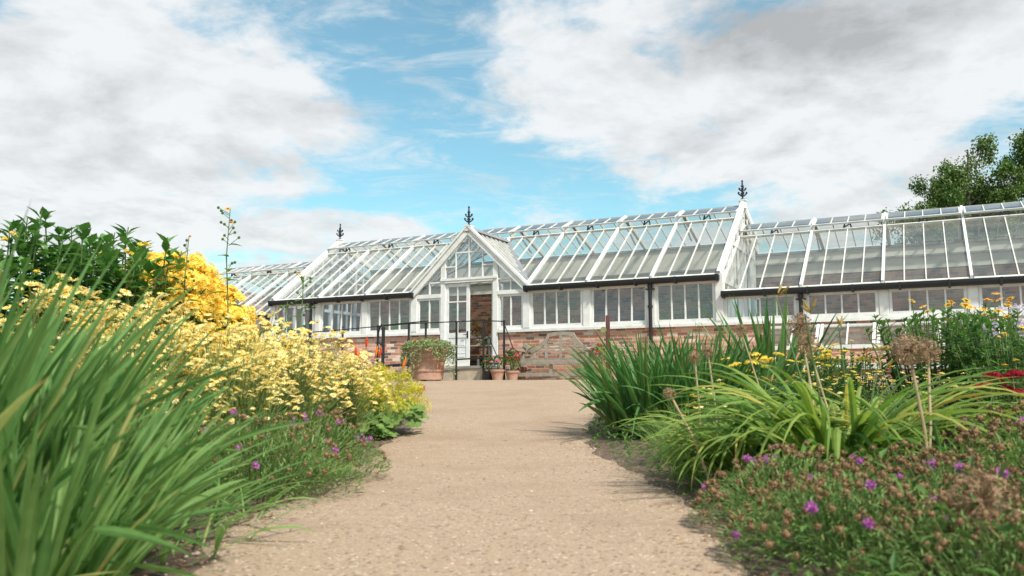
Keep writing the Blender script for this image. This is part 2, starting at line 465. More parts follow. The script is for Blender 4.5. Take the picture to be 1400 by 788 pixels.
def window(u0, u1, z0, z1, n=4, tilt=0, bars=True):
    """a sash with n upright panes"""
    mb = MB(); w = .055
    H = z1-z0
    mb.box(u0, u0+w, -.01, .05, 0, H); mb.box(u1-w, u1, -.01, .05, 0, H)
    mb.box(u0+w, u1-w, -.012, .05, 0, .07); mb.box(u0+w, u1-w, -.012, .05, H-.055, H)
    for i in range(1, n):
        u = u0+w+(u1-u0-2*w)*i/n
        mb.box(u-.016, u+.016, -.006, .045, .07, H-.055)
    o = gp('window', mb, M['white'], loc=(0, 0, z0))
    mb = MB(); mb.face([(u0+w, .02, .07), (u1-w, .02, .07), (u1-w, .02, H-.055), (u0+w, .02, H-.055)])
    gp('pane', mb, M['glass'], o)
    if tilt:
        o.rotation_euler = (-tilt, 0, 0); o.location = (0, -.02, z0)
    return o

def post(u, z1, w=.15):
    mb = MB(); mb.box(u-w/2, u+w/2, -.035, .10, ZS+.10, z1); mb.box(u-w/2-.02, u+w/2+.02, -.02, .07, ZS+.101, z1-.002); gp('post', mb, M['white'])

def gutter(u0, u1, z):
    poly = [(.078*math.cos(t), .078*math.sin(t)) for t in [math.pi+math.pi*k/8 for k in range(9)]]
    poly = poly + [(.078, .0), (.078, .05), (-.078, .05), (-.078, .0)]
    mb = MB(); mb.prism([(a, b) for a, b in poly], u0, u1, lambda a, b, t: (t, -.12+a, z+b))
    n = int((u1-u0)/.8)
    for i in range(n+1):
        u = u0+.04+(u1-u0-.08)*i/max(1, n)
        mb.box(u-.022, u+.022, -.205, -.04, z-.095, z+.056)
    gp('gutter', mb, M['black'])
    mb = MB(); mb.box(u0+.03, u1-.03, -.04, .06, z-.06, z+.07); gp('eaves_board', mb, M['white'])

def downpipe(u, z):
    mb = MB(); v = -.10
    mb.tube([(u, v, z-.05), (u, v, -.02)], .042, 12)
    for zz in (z-.16, z-.62, .35): mb.tube([(u, v, zz), (u, v, zz+.07)], .058, 12)
    mb.box(u-.10, u+.10, v-.035, v+.06, z-.20, z-.175)
    gp('downpipe', mb, M['black'], smooth=False)

def roof_section(us, ze, zr, zw, porch=False, vent_ang=23):
    tv = .79; vt = VR*tv
    slope = Vector((0, VR, zr-ze)).normalized(); nrm = Vector((0, -(zr-ze), VR)).normalized()
    bslope = Vector((0, VW-VR, zw-zr))
    def valley(u):                              # where the porch roof cuts the main slope
        if porch and abs(u-UA) < HW+.01: return 2.11*(1-abs(u-UA)/HW)
        return 0
    for k, u in enumerate(us):
        v0 = valley(u)
        mb = MB(); up = (0, -nrm.y*-1, nrm.z)
        mb.bar(on_roof(u, max(v0, -.03), ze, zr, .05), on_roof(u, VR, ze, zr, .03), .052, .10, nrm)
        r = gp('rafter', mb, M['white'])
        mb = MB(); mb.bar((u, VR, zr-.03), (u, VW, zw+.06), .075, .10, (0, .3, 1)); gp('back_rafter', mb, M['whitewood'])
        # iron bracket under the ridge
        mb = MB(); pts = []
        for i in range(9):
            t = i/8; v = 2.0+(3.75-2.0)*t
            pts.append((u, v, zr-.62+.34*math.sin(math.pi*t)))
        mb.tube(pts, .016, 6)
        mb.bar((u, 2.1, zr-.60), (u, 2.55, zr-.36), .02, .03); mb.bar((u, 3.65, zr-.60), (u, 3.2, zr-.36), .02, .03)
        gp('truss_bracket', mb, M['lead'])
    for a, b in zip(us, us[1:]):
        mb = MB(); q = (b-a)/4
        for i in (1, 2, 3):
            u = a+q*i; v0 = valley(u)
            if v0 < vt-.1: mb.bar(on_roof(u, max(0, v0), ze, zr, .035), on_roof(u, vt, ze, zr, .035), .022, .042, nrm)
        mb.bar(on_roof(a+.043, vt, ze, zr, .045), on_roof(b-.043, vt, ze, zr, .045), .055, .06, nrm)
        if valley((a+b)/2) == 0 or not porch or abs((a+b)/2-UA) > HW:
            mb.bar(on_roof(a+.043, .01, ze, zr, .03), on_roof(b-.043, .01, ze, zr, .03), .05, .04, nrm)
        rl = gp('roof_light', mb, M['whitewood'])
        mb = MB()
        if porch and abs((a+b)/2-UA) < HW:
            mb.face([on_roof(a, valley(a), ze, zr, .03), on_roof(b, valley(b), ze, zr, .03), on_roof(b, vt, ze, zr, .03), on_roof(a, vt, ze, zr, .03)])
        else:
            mb.face([on_roof(a, 0, ze, zr, .03), on_roof(b, 0, ze, zr, .03), on_roof(b, vt, ze, zr, .03), on_roof(a, vt, ze, zr, .03)])
        # lapped panes: thin dark laps across
        gp('roof_glazing', mb, M['roofglass'], rl)
        # opened ridge vent
        ln = .66; dv, dz = -ln*math.cos(R(vent_ang)), -ln*math.sin(R(vent_ang))
        h = Vector((0, VR-.03, zr+.03)); e = Vector((0, VR-.03+dv, zr+.03+dz))
        n2 = Vector((0, dz, -dv)).normalized()
        mb = MB(); X = lambda u, p: Vector((u, p.y, p.z))
        mb.bar(X(a+.03, e), X(b-.03, e), .05, .04, n2)
        for i in range(5):
            u = a+.05+(b-a-.1)*i/4
            mb.bar(X(u, h), X(u, e), .04 if i in (0, 4) else .022, .03, n2)
        vn = gp('ridge_vent', mb, M['whitewood'])
        mb = MB(); mb.face([X(a+.05, h), X(b-.05, h), X(b-.05, e), X(a+.05, e)]); gp('vent_glazing', mb, M['roofglass'], vn)
        mb = MB(); uu = (a+b)/2
        tb = on_roof(0, vt, ze, zr, .08)
        for du in (-.09, .09):
            mb.bar((uu+du, tb.y, tb.z-.03), (uu+du*.6, e.y+.02, e.z), .03, .03)
        mb.bar((uu-.09, tb.y, tb.z), (uu+.054, e.y+.02, e.z-.02), .025, .025)
        gp('vent_arm', mb, M['finial'], vn)
        # back slope
        mb = MB()
        for i in (1, 2, 3):
            u = a+q*i; mb.bar((u, VR, zr-.02), (u, VW, zw+.06), .022, .04, (0, .3, 1))
        br = gp('back_roof_light', mb, M['whitewood'])
        mb = MB(); mb.face([(a, VR, zr-.01), (b, VR, zr-.01), (b, VW+.1, zw+.07), (a, VW+.1, zw+.07)]); gp('back_glazing', mb, M['roofglass'], br)
    mb = MB(); u0, u1 = us[0], us[-1]
    mb.prism([(-.14, -.02), (-.10, .06), (-.045, .07), (-.03, .105), (.03, .105), (.045, .07), (.10, .05), (.14, -.02)], u0+.02, u1-.02, lambda a, b, t: (t, VR+a, zr+b-.055))
    for i in range(int((u1-u0)/1.57)+1):
        u = u0+.1+i*1.57; mb.box(u-.02, u+.02, VR-.15, VR+.15, zr-.06, zr-.003)
    gp('ridge_cap', mb, M['lead'])

ZG, ZR = 2.25, 4.39
ZG2, ZR2 = 1.87, 3.88
roof_section(UC, ZG+.04, ZR, 3.76, porch=True)
roof_section(URT, ZG2+.04, ZR2, 3.40)
roof_section(ULT, ZG2+.04, ZR2, 3.40)
gutter(-7.72, UA-HW+.02, ZG); gutter(UA+HW-.02, 5.12, ZG); gutter(5.16, 13.1, ZG2); gutter(-12.4, -7.75, ZG2)
downpipe(3.55, ZG); downpipe(6.8, ZG2); downpipe(-6.22, ZG); downpipe(11.54, ZG2)

for a, b in zip(UC, UC[1:]):
    if a > -3 and b < .5: continue
    window(a+.105, b-.105, ZS+.10, ZG-.06, 4, tilt=R(4) if (a < -6 and a > -7 or 1.9 < a < 2.1) else 0)
for u in UC:
    if not (-2 < u < -.5) : post(u, ZG-.06, .17 if u not in (UC[0], UC[-1]) else .16)
for a, b in zip(URT, URT[1:]):
    window(a+.10, b-.10, ZS+.10, ZG2-.06, 4, tilt=R(3) if 6.7 < a < 7 or 9.9 < a < 10 else 0)
for u in URT[1:]: post(u, ZG2-.06)
for a, b in zip(ULT, ULT[1:]): window(a+.10, b-.10, ZS+.10, ZG2-.06, 4)
for u in ULT[:-1]: post(u, ZG2-.06)

def gable(u, side):
    """glazed end gable of the tall middle block, with bargeboards"""
    mb = MB(); mb.bar((u, -.04, ZG+.06), (u, VR, ZR+.08), .075, .19, (0, -(ZR-ZG), VR))
    gp('bargeboard', mb, M['white'])
    mb = MB(); mb.bar((u, VR, ZR+.10), (u, VW, 3.86), .09, .16, (0, .3, 1)); gp('bargeboard', mb, M['white'])
    mb = MB()
    for i in range(1, 11):
        v = VW*i/11
        top = ZG+(ZR-ZG)*v/VR if v < VR else ZR-(ZR-3.76)*(v-VR)/(VW-VR)
        mb.bar((u, v, ZS+.1), (u, v, top), .05 if i % 3 else .09, .05 if i % 3 else .08, (0, 1, 0))
    mb.bar((u, .1, ZG-.03), (u, VW, ZG-.03), .07, .09)
    mb.bar((u, .1, 1.02), (u, VW, 1.02), .08, .35)
    mb.bar((u+.001, 1.3, 3.22), (u+.001, 4.1, 3.22), .06, .06)
    g = gp('end_gable', mb, M['white'])
    mb = MB(); mb.face([(u, .02, ZS), (u, VW, ZS), (u, VW, 3.7), (u, VR, ZR-.03), (u, .02, ZG)]); gp('gable_glazing', mb, M['glass'], g)
    mb = MB(); mb.box(u-.08, u+.08, -.06, .09, -.0+ZS+.102, ZG+.10); gp('corner_post', mb, M['white'])
    finial(u, VR, ZR-.02, .17)

def finial(u, v, z, base):
    mb = MB(); mb.box(u-.085, u+.085, v-.085, v+.085, z-.02, z+base); mb.box(u-.10, u+.10, v-.10, v+.10, z+base, z+base+.035)
    f = gp('finial_block', mb, M['white'])
    z += base+.035
    mb = MB()
    mb.lathe([(.001, .0), (.06, 0), (.05, .03), (.02, .05), (.026, .14), (.055, .17), (.026, .20), (.024, .34), (.045, .36), (.022, .39), (.018, .47), (.03, .49), (.001, .53)], (u, v, z), 10)
    for k in range(4):
        a = k*math.pi/2+.4; ca, sa = math.cos(a), math.sin(a)
        for zz, s in ((.15, 1.0), (.28, .8)):
            pts = []
            for i in range(8):
                t = i/7; r = s*.115*math.sin(t*2.3); pts.append((u+r*ca, v+r*sa, z+zz-.06+.16*s*t-.05*s*(t > .8)))
            mb.tube(pts, [.019]*7+[.032], 6)
    gp('finial', mb, M['finial'], f)
gable(5.1, 1); gable(-7.66, -1)

# ------------- porch
def porch():
    zg = ZG+.02
    rake = Vector((HW, 0, ZA-zg)).normalized()
    for s in (-1, 1):
        mb = MB(); mb.bar((UA+s*(HW+.06), -.06, zg-.02), (UA, -.06, ZA+.06), .07, .20, (-s*-(ZA-zg)*1.0*s*0+ -s*0 + (s*(ZA-zg)), 0, HW))
        gp('bargeboard', mb, M['white'])
        mb = MB(); mb.bar((UA+s*(HW+.14), -.085, zg-.01), (UA+s*.0, -.085, ZA+.15), .09, .05, (s*(ZA-zg), 0, HW)); gp('barge_moulding', mb, M['white'])
        # corner posts
        mb = MB(); mb.box(UA+s*HW-.09, UA+s*HW+.09, -.05, .12, ZS+.1, zg-.05); gp('post', mb, M['white'])
        # door posts up to the rake
        ud = DL if s < 0 else DR
        zt = zg+(ZA-zg)*(1-abs(ud-UA)/HW)-.08
        mb = MB(); mb.box(ud-.065, ud+.065, -.04, .11, .30, zt); gp('door_post', mb, M['white'])
        # transom over the side window
        ua, ub = sorted((UA+s*(HW-.09), ud+s*.065))
        mb = MB(); mb.box(ua, ub, -.045, .08, 2.14, 2.24); gp('transom', mb, M['white'])
        window(ua+.003, ub-.003, ZS+.10, 2.138, 2)
        # small triangular light
        um = (ua+ub)/2
        mb = MB(); zt2 = zg+(ZA-zg)*(1-abs(um-UA)/HW)-.1
        mb.box(um-.018, um+.018, -.01, .05, 2.24, zt2)
        ulo, uhi = sorted((ud+s*.065, UA+s*(HW-.36)))
        mb.box(min(ud+s*.065, um), max(ud+s*.065, um), -.012, .048, 2.52, 2.555) if True else None
        tl = gp('side_light', mb, M['white'])
        mb = MB(); a1 = ud+s*.065; a2 = UA+s*(HW-.1)
        mb.face([(a1, .02, 2.24), (a2, .02, 2.24), (a2, .02, 2.26), (a1, .02, zg+(ZA-zg)*(1-abs(a1-UA)/HW))]); gp('pane', mb, M['glass'], tl)
    # head over the door
    mb = MB(); mb.box(DL+.065, DR-.065, -.06, .12, 2.50, 2.60); mb.box(DL-.06, DR+.06, -.075, -.042, 2.56, 2.62); gp('door_head', mb, M['white'])
    # pediment bars
    mb = MB()
    top = lambda u: zg+(ZA-zg)*(1-abs(u-UA)/HW)-.09
    for du, w in ((-.39, .032), (0, .036), (.39, .032)):
        mb.box(UA+du-w/2, UA+du+w/2, -.01, .05, 2.60, top(UA+du))
    mb.box(UA-.39, UA+.39, -.013, .047, 3.26, 3.295)
    for s in (-1, 1):
        a, b = sorted((UA+s*.39, (DL if s < 0 else DR)-s*.065)); mb.box(a, b, -.013, .047, 2.905, 2.94)
    pd = gp('pediment', mb, M['white'])
    mb = MB(); mb.face([(DL+.065, .02, 2.60), (DR-.065, .02, 2.60), (DR-.065, .02, top(DR)+.04), (UA, .02, top(UA)+.04), (DL+.065, .02, top(DL)+.04)]); gp('pane', mb, M['glass'], pd)
    # porch roof slopes
    VM = 2.11
    for s in (-1, 1):
        mb = MB(); nb = 8; nn = (s*(ZA-zg), 0, HW)
        for i in range(nb):
            v = .06+(VM-.1)*i/nb
            k = v/VM
            # bar from the porch ridge to the valley
            p = Vector((UA, v, ZA+.04)); e = Vector((UA+s*HW*(1-k), v, zg+(ZA-zg)*k+.04))
            mb.bar(p, e, .032, .05, nn)
        sl = gp('porch_roof_light', mb, M['whitewood'])
        mb = MB(); mb.face([(UA, 0, ZA+.03), (UA, VM, ZA+.03), (UA+s*HW, 0, zg+.03)]); gp('porch_glazing', mb, M['roofglass'], sl)
        mb = MB(); mb.bar((UA+s*(HW+.05), -.02, zg+.05), (UA, VM, ZA+.06), .16, .03, (0, -.5, 1)); gp('valley_flashing', mb, M['lead'])
    mb = MB(); mb.prism([(-.09, -.02), (-.03, .07), (.03, .07), (.09, -.02)], -.06, VM, lambda a, b, t: (UA+a, t, ZA+.06+b)); gp('porch_ridge_cap', mb, M['lead'])
    finial(UA, -.03, ZA+.03, .08)
    # door leaves: the left one shut, the right one folded open inwards
    def leaf(u, w, rz):
        mb = MB(); z0, z1 = .385, 2.49
        T = .045
        mb.box(0, .085, 0, T, z0, z1); mb.box(w-.085, w, 0, T, z0, z1)
        mb.box(.085, w-.085, .001, T, z0, z0+.16); mb.box(.085, w-.085, .001, T, z1-.09, z1)
        mb.box(.085, w-.085, .001, T, 1.10, 1.22)
        mb.box(w/2-.016, w/2+.016, .006, T-.006, 1.22, z1-.09); mb.box(.085, w-.085, .005, T-.005, 2.00, 2.032)
        d = gp('door', mb, M['white'], loc=(u, 0, 0), rot=(0, 0, rz))
        mb = MB(); mb.box(.085, w-.085, .018, T-.012, z0+.16, 1.10)
        for zz in (.70, .86): mb.box(.11, w-.11, .010, .02, zz, zz+.02)
        mb.box(.13, w-.13, .008, .02, z0+.22, .68); mb.box(.13, w-.13, .008, .02, .90, 1.06)
        gp('door_panel', mb, M['white'], d)
        mb = MB(); mb.face([(.085, .02, 1.22), (w-.085, .02, 1.22), (w-.085, .02, z1-.09), (.085, .02, z1-.09)]); gp('pane', mb, M['glass'], d)
        mb = MB(); mb.tube([(w-.045, -.01, 1.17), (w-.045, -.05, 1.17), (w-.14, -.05, 1.17)], .009, 6); mb.box(w-.065, w-.025, -.008, 0, 1.08, 1.26); gp('handle', mb, M['black'], d)
        return d
    leaf(DL+.065, .695, 0)
    leaf(DR-.067, .695, R(97))
    mb = MB(); mb.box(DL+.065, DR-.065, -.10, .16, .30, .382); gp('threshold', mb, M['conc'])
porch()

# ------------------------------------------------------------------ ramp, railings, bench
def local_thing(name, label, cat, u, v, z=0, group=None, rz=0):
    return thing(name, label, cat, B(u, v, z), -YAW+rz, group)

t = local_thing('ramp', 'low pale stone ramp rising to the porch door', 'ramp', -2.2, -.65)
mb = MB()
prof = [(-2.6, -.1), (2.15, -.1), (2.15, .29), (1.6, .29), (-2.6, -.02)]
mb.prism(prof, -.55, .55, lambda a, b, y: (a, y, b)); part('ramp_slab', mb, M['conc'], t)
mb = MB(); mb.prism([(-2.6, -.018), (1.6, .292), (2.17, .292), (2.17, .34), (1.6, .34), (-2.6, .03)], -.575, .61, lambda a, b, y: (a, y, b)); part('coping', mb, M['lead'], t)
mb = MB(); mb.box(1.4, 2.15, .615, .64, .0, .34); part('riser', mb, M['conc'], t)

def railing():
    t = local_thing('handrail', 'long thin black handrail on slim posts along the ramp and porch', 'railing', -2.2, -1.22)
    xs = [-4.22, -3.13, -2.21, -1.72, -.86, -.13, .41]
    for x in xs:
        g = max(0, .08*(x+4.2))
        mb = MB(); mb.tube([(x+2.2, 0, -.05), (x+2.2, 0, 1.36 if x > -3.5 else 1.30)], .026, 10); mb.tube([(x+2.2, 0, 1.36), (x+2.2, 0, 1.385)], .031, 10); part('rail_post', mb, M['black'], t)
    for x, s in ((-2.21, -.3), (-1.72, -.2), (-.13, .28), (.41, .22)):
        mb = MB(); mb.tube([(x+2.2, .03, 1.28), (x+2.2+s, .25, .45)], .012, 6); part('brace', mb, M['black'], t)
    mb = MB(); mb.tube([(-3.2, 0, 1.27), (-2.02, 0, 1.31), (-.93, 0, 1.36), (0, 0, 1.395), (1.34, 0, 1.40), (2.07, 0, 1.395), (2.61, 0, 1.36)], .013, 8); part('top_rail', mb, M['black'], t)
    mb = MB(); mb.tube([(-.01, 0, .50), (.48, 0, .53)], .016, 8); mb.tube([(1.34, 0, .50), (2.07, 0, .53)], .018, 8); part('lower_rail', mb, M['black'], t)
    t = local_thing('looped_rail', 'stout black rail post with a looped end beside the terracotta planter', 'railing', -2.80, -1.45)
    mb = MB(); pts = [(0, 0, -.05), (0, 0, 1.32)]
    mb.tube(pts, .042, 12); part('rail_post', mb, M['black'], t, smooth=False)
    mb = MB(); mb.tube([(.0, 0, 1.30), (-.04, 0, 1.385), (-.10, 0, 1.34), (-.15, 0, 1.18), (-.14, 0, 1.0), (-.08, 0, .90), (0, 0, .86)], .022, 8); part('loop', mb, M['black'], t)
    mb = MB(); mb.tube([(0, 0, 1.36), (.6, 0, 1.39), (1.3, 0, 1.42)], .014, 8); part('top_rail', mb, M['black'], t)
    for z, r in ((.36, .036), (.13, .032)):
        mb = MB(); mb.tube([(0, 0, z), (.98, 0, z+.045)], r, 10); part('lower_rail', mb, M['black'], t)
railing()

def bench():
    t = local_thing('garden_bench', 'weathered grey wooden garden bench with arched back against the brick wall', 'bench', 1.48, -.72)
    W = .97
    for s in (-1, 1):
        mb = MB(); mb.box(s*W-.035, s*W+.035, -.32, -.25, -.04, .66); part('leg', mb, M['wood'], t, bevel=.006)
        mb = MB(); mb.bar((s*W, .24, -.04), (s*W, .33, .80), .07, .07, (0, 1, 0)); part('leg', mb, M['wood'], t, bevel=.006)
        # rolled arm
        mb = MB()
        for k in range(4):
            zc, yc = .685+.012*k, 0
            mb.box(s*W-.05+.033*k-.013, s*W-.05+.033*k+.013, -.36, .28, .70-.022*abs(k-1.5)+.02, .73-.022*abs(k-1.5)+.02)
        mb.tube([(s*W-.075, -.34, .68), (s*W+.075, -.34, .68)], .055, 12)
        part('arm', mb, M['wood'], t)
        mb = MB(); mb.box(s*W-.02, s*W+.02, -.25, .27, .10, .16); part('stretcher', mb, M['wood'], t)
    mb = MB()
    for k in range(6): mb.box(-W+.04, W-.04, -.30+.09*k, -.23+.09*k, .415-.008*k, .44-.008*k)
    part('seat', mb, M['wood'], t)
    mb = MB(); mb.box(-W+.036, W-.036, -.33, -.30, .36, .45); part('seat_rail', mb, M['wood'], t, bevel=.005)
    mb = MB(); mb.box(-W+.036, W-.036, -.305, -.25, .09, .18); part('stretcher', mb, M['wood'], t, bevel=.005)
    mb = MB(); mb.box(-.035, .035, -.29, -.255, .18, .36); part('centre_support', mb, M['wood'], t)
    # arched back rail: low shoulders, cove, round top
    def prof(x):
        a = abs(x)
        if a < .34: return 1.0+.12*math.sqrt(max(0, 1-(a/.42)**2))-.02
        if a < .62: return .745+.245*(1-(a-.34)/.28)**1.4*1.0
        if a < .80: return .745-.03*math.sin((a-.62)/.18*math.pi)
        return .745+.10*math.sin((a-.80)/.17*math.pi/2)
    mb = MB(); n = 56; vs = []; fs = []
    for i in range(n+1):
        x = -W+2*W*i/n; z = prof(x); y = .27+.05*(z-.4)/.7
        sl = (prof(x+.01)-prof(x-.01))/.02; nx, nz = -sl/math.hypot(1, sl), 1/math.hypot(1, sl)
        h = .045
        vs += [(x-nx*h, y-.025, z-nz*h), (x+nx*h, y-.025, z+nz*h), (x+nx*h, y+.025, z+nz*h), (x-nx*h, y+.025, z-nz*h)]
    for i in range(n):
        a = i*4
        for k in range(4): fs.append((a+k, a+(k+1) % 4, a+4+(k+1) % 4, a+4+k))
    fs += [(0, 1, 2, 3), (n*4+3, n*4+2, n*4+1, n*4)]
    mb.add(vs, fs); part('top_rail', mb, M['wood'], t)
    mb = MB(); mb.box(-W+.03, W-.03, .262, .30, .47, .53); part('back_rail', mb, M['wood'], t)
    for x in (-.66, -.36, 0, .36, .66):
        mb = MB(); mb.bar((x, .275, .53), (x, .30, prof(x)-.03), .055, .035, (0, 1, 0)); part('back_post', mb, M['wood'], t)
    for z, w in ((.60, W-.05), (.68, W-.05), (.76, .60), (.84, .47), (.92, .38)):
        mb = MB(); mb.box(-w, w, .280, .302, z-.017, z+.017); part('back_slat', mb, M['wood'], t)
bench()

# cold frame against the right hand wing
def cold_frame():
    t = local_thing('cold_frame', 'low white glazed cold frame against the brick wall under the right wing', 'cold frame', 6.1, -.02)
    W = 6.4
    mb = MB(); mb.box(0, W, -.72, -.60, -.1, .60); mb.box(0, .12, -.60, 0, -.1, .60); part('brick_base', mb, M['brick'], t)
    mb = MB(); mb.bar((0, -.07, 1.10), (W, -.07, 1.10), .07, .06); part('top_rail', mb, M['white'], t)
    mb = MB(); mb.bar((0, -.69, .64), (W, -.69, .64), .10, .08); part('front_rail', mb, M['white'], t)
    mb = MB(); mb.box(0, W, -.775, -.722, .20, .31); part('plinth_board', mb, M['white'], t)
    n = 6
    for i in range(n):
        a, b = W*i/n+.01, W*(i+1)/n-.01
        sl = (0, -.46, .62)
        P = lambda u, k: Vector((u, -.06-.62*k, 1.13-.45*k))
        mb = MB()
        for u, w in ((a+.03, .06), ((a+b)/2, .03), (b-.03, .06)): mb.bar(P(u, 0), P(u, 1), w, .045, (0, -.45, .62))
        f = part('frame_light', mb, M['whitewood'], t)
        mb = MB(); mb.face([P(a, 0), P(b, 0), P(b, 1), P(a, 1)]); part('pane', mb, M['roofglass'], f)
cold_frame()

# staging and plants inside, seen through the door and panes
def rand_leaf(mb, p, d, ln, w, up=None, fold=.25):
    """one folded pointed leaf from p along d"""
    d = Vector(d).normalized(); s = d.cross(Vector(up or (0, 0, 1)))
    if s.length < 1e-3: s = Vector((1, 0, 0))
    s.normalize(); n = s.cross(d)
    p = Vector(p)
    a = p; m1 = p+d*ln*.4; e = p+d*ln-n*ln*.15
    i = len(mb.v)
    l = m1-s*w/2+n*w*fold; r = m1+s*w/2+n*w*fold
    mb.v += [tuple(a), tuple(r), tuple(m1), tuple(l), tuple(e)]
    mb.f += [(i, i+1, i+2), (i, i+2, i+3), (i+1, i+4, i+2), (i+2, i+4, i+3)]; mb.mi += [mb.k]*4
def rdir(r, zmin=-1, zmax=1):
    a = r.uniform(0, 6.283); z = r.uniform(zmin, zmax); q = math.sqrt(max(0, 1-z*z))
    return Vector((q*math.cos(a), q*math.sin(a), z))
def ball(mb, p, rad, n=6, rings=4, sq=1):
    vs = []; fs = []
    for j in range(rings+1):
        a = math.pi*j/rings
        for k in range(n):
            t = 6.283*k/n; vs.append((p[0]+rad*math.sin(a)*math.cos(t), p[1]+rad*math.sin(a)*math.sin(t), p[2]+rad*sq*math.cos(a)))
    for j in range(rings):
        for k in range(n): fs.append((j*n+k, (j+1)*n+k, (j+1)*n+(k+1) % n, j*n+(k+1) % n))
    mb.add(vs, fs)

def daisy_mesh(name, r0, n, pet, disc, drop=.15, dr=.32, wide=1.0):
    mb = MB(); r = random.Random(name)
    for i in range(n):
        a = 6.283*i/n+r.uniform(-.1, .1); w = 3.1*r0/n*wide; q = r.uniform(.88, 1.05)*r0; dz = -drop*r0*r.uniform(.4, 1.5)
        c, s = math.cos(a), math.sin(a); tx, ty = -s, c
        mb.face([(c*r0*.25-tx*w*.3, s*r0*.25-ty*w*.3, 0), (c*q*.75-tx*w*.55, s*q*.75-ty*w*.55, dz*.5), (c*q, s*q, dz), (c*q*.75+tx*w*.55, s*q*.75+ty*w*.55, dz*.5), (c*r0*.25+tx*w*.3, s*r0*.25+ty*w*.3, 0)])
    mb.k = 1; ball(mb, (0, 0, 0), r0*dr, 8, 4, .6)
    return mb.mesh(name, pet, disc)
def cluster_mesh(name, rad, n, fs, mat, flat=.7, pet=5, seed=1):
    """truss of small open florets spread over a dome"""
    mb = MB(); r = random.Random(seed)
    for i in range(n):
        d = rdir(r, -.3, 1); p = Vector((d.x*rad, d.y*rad, d.z*rad*flat))*r.uniform(.6, 1)
        nrm = (d+Vector((0, 0, .5))+rdir(r)*.4).normalized(); a = nrm.orthogonal().normalized(); b = nrm.cross(a); s = fs*r.uniform(.7, 1.2); o = r.uniform(0, 6)
        for k in range(pet):
            t = o+6.283*k/pet; q = a*math.cos(t)+b*math.sin(t); w = a*-math.sin(t)+b*math.cos(t)
            mb.face([p, p+q*s*.6-w*s*.32+nrm*s*.1, p+q*s-nrm*s*.05, p+q*s*.6+w*s*.32+nrm*s*.1])
    return mb.mesh(name, mat)
def spiky_mesh(name, rad, n, mat, w=.2, seed=1, core=.6):
    """round seedhead or pincushion of short pointed bits"""
    mb = MB(); r = random.Random(seed)
    ball(mb, (0, 0, 0), rad*core, 7, 5)
    for i in range(n):
        d = rdir(r); a = d.orthogonal().normalized(); b = d.cross(a); q = rad*r.uniform(.8, 1.15); ww = rad*w
        t = r.uniform(0, 3.14); a2 = a*math.cos(t)+b*math.sin(t)
        mb.face([d*rad*core*.8-a2*ww*.5, d*q-a2*ww, d*(q*1.05), d*q+a2*ww, d*rad*core*.8+a2*ww*.5])
    return mb.mesh(name, mat)
F = {}
F['anth'] = [daisy_mesh('daisy a', .024, 15, L['pale'], L['disc'], .1), daisy_mesh('daisy b', .021, 14, L['pale'], L['disc'], .5), daisy_mesh('daisy c', .026, 16, L['pale'], L['disc'], -.2)]
F['gold'] = [cluster_mesh('gold cluster %d' % i, .078, 40, .024, L['gold'], .8, 5, i) for i in range(3)]
F['goldaisy'] = [daisy_mesh('gold daisy', .032, 14, L['gold'], L['orange'], .1, .35)]
F['coreop'] = [daisy_mesh('small yellow daisy', .024, 8, L['yel'], L['disc'], .0, .3, 1.1), daisy_mesh('small lemon daisy', .022, 8, L['pale'], L['gold'], .2, .35, 1.1)]
F['lime'] = [cluster_mesh('lime spray %d' % i, .055, 60, .008, L['limeflower'], .9, 4, 10+i) for i in range(2)]
F['achil'] = [cluster_mesh('flat head', .05, 50, .010, L['yel'], .15, 5, 20)]
F['achilred'] = [cluster_mesh('crimson flat head', .055, 60, .011, L['crimson'], .15, 5, 21)]
F['lilac'] = [cluster_mesh('lilac truss', .06, 36, .014, L['lilac'], .8, 5, 22)]
F['purple'] = [spiky_mesh('purple pincushion', .021, 80, L['purple'], .22, 2), spiky_mesh('small purple pincushion', .016, 60, L['purple'], .24, 3)]
F['seed'] = [spiky_mesh('brown seedhead', .014, 46, L['brownhead'], .16, 4, .75), spiky_mesh('brown seedhead b', .011, 40, L['brownhead'], .2, 5, .75)]
F['red'] = [cluster_mesh('red truss', .05, 22, .02, L['red'], .8, 5, 30)]
F['pink'] = [cluster_mesh('pink truss', .045, 22, .018, L['pink'], .8, 5, 31)]
F['white'] = [cluster_mesh('white truss', .04, 20, .018, L['lilac'], .8, 5, 32)]
F['orange'] = [cluster_mesh('orange blossom', .035, 10, .03, L['orange'], .8, 5, 33)]

def flower(name, meshes, parent, p, r, tilt=.5, s=1, face=None):
    d = Vector((0, 0, 1))+rdir(r)*tilt
    if face: d += Vector(face)
    q = d.normalized().to_track_quat('Z', 'Y')
    o = link(name, r.choice(meshes), parent, p, q.to_euler(), s*r.uniform(.8, 1.2))
    o.rotation_euler.rotate_axis('Z', r.uniform(0, 6.28))
    return o

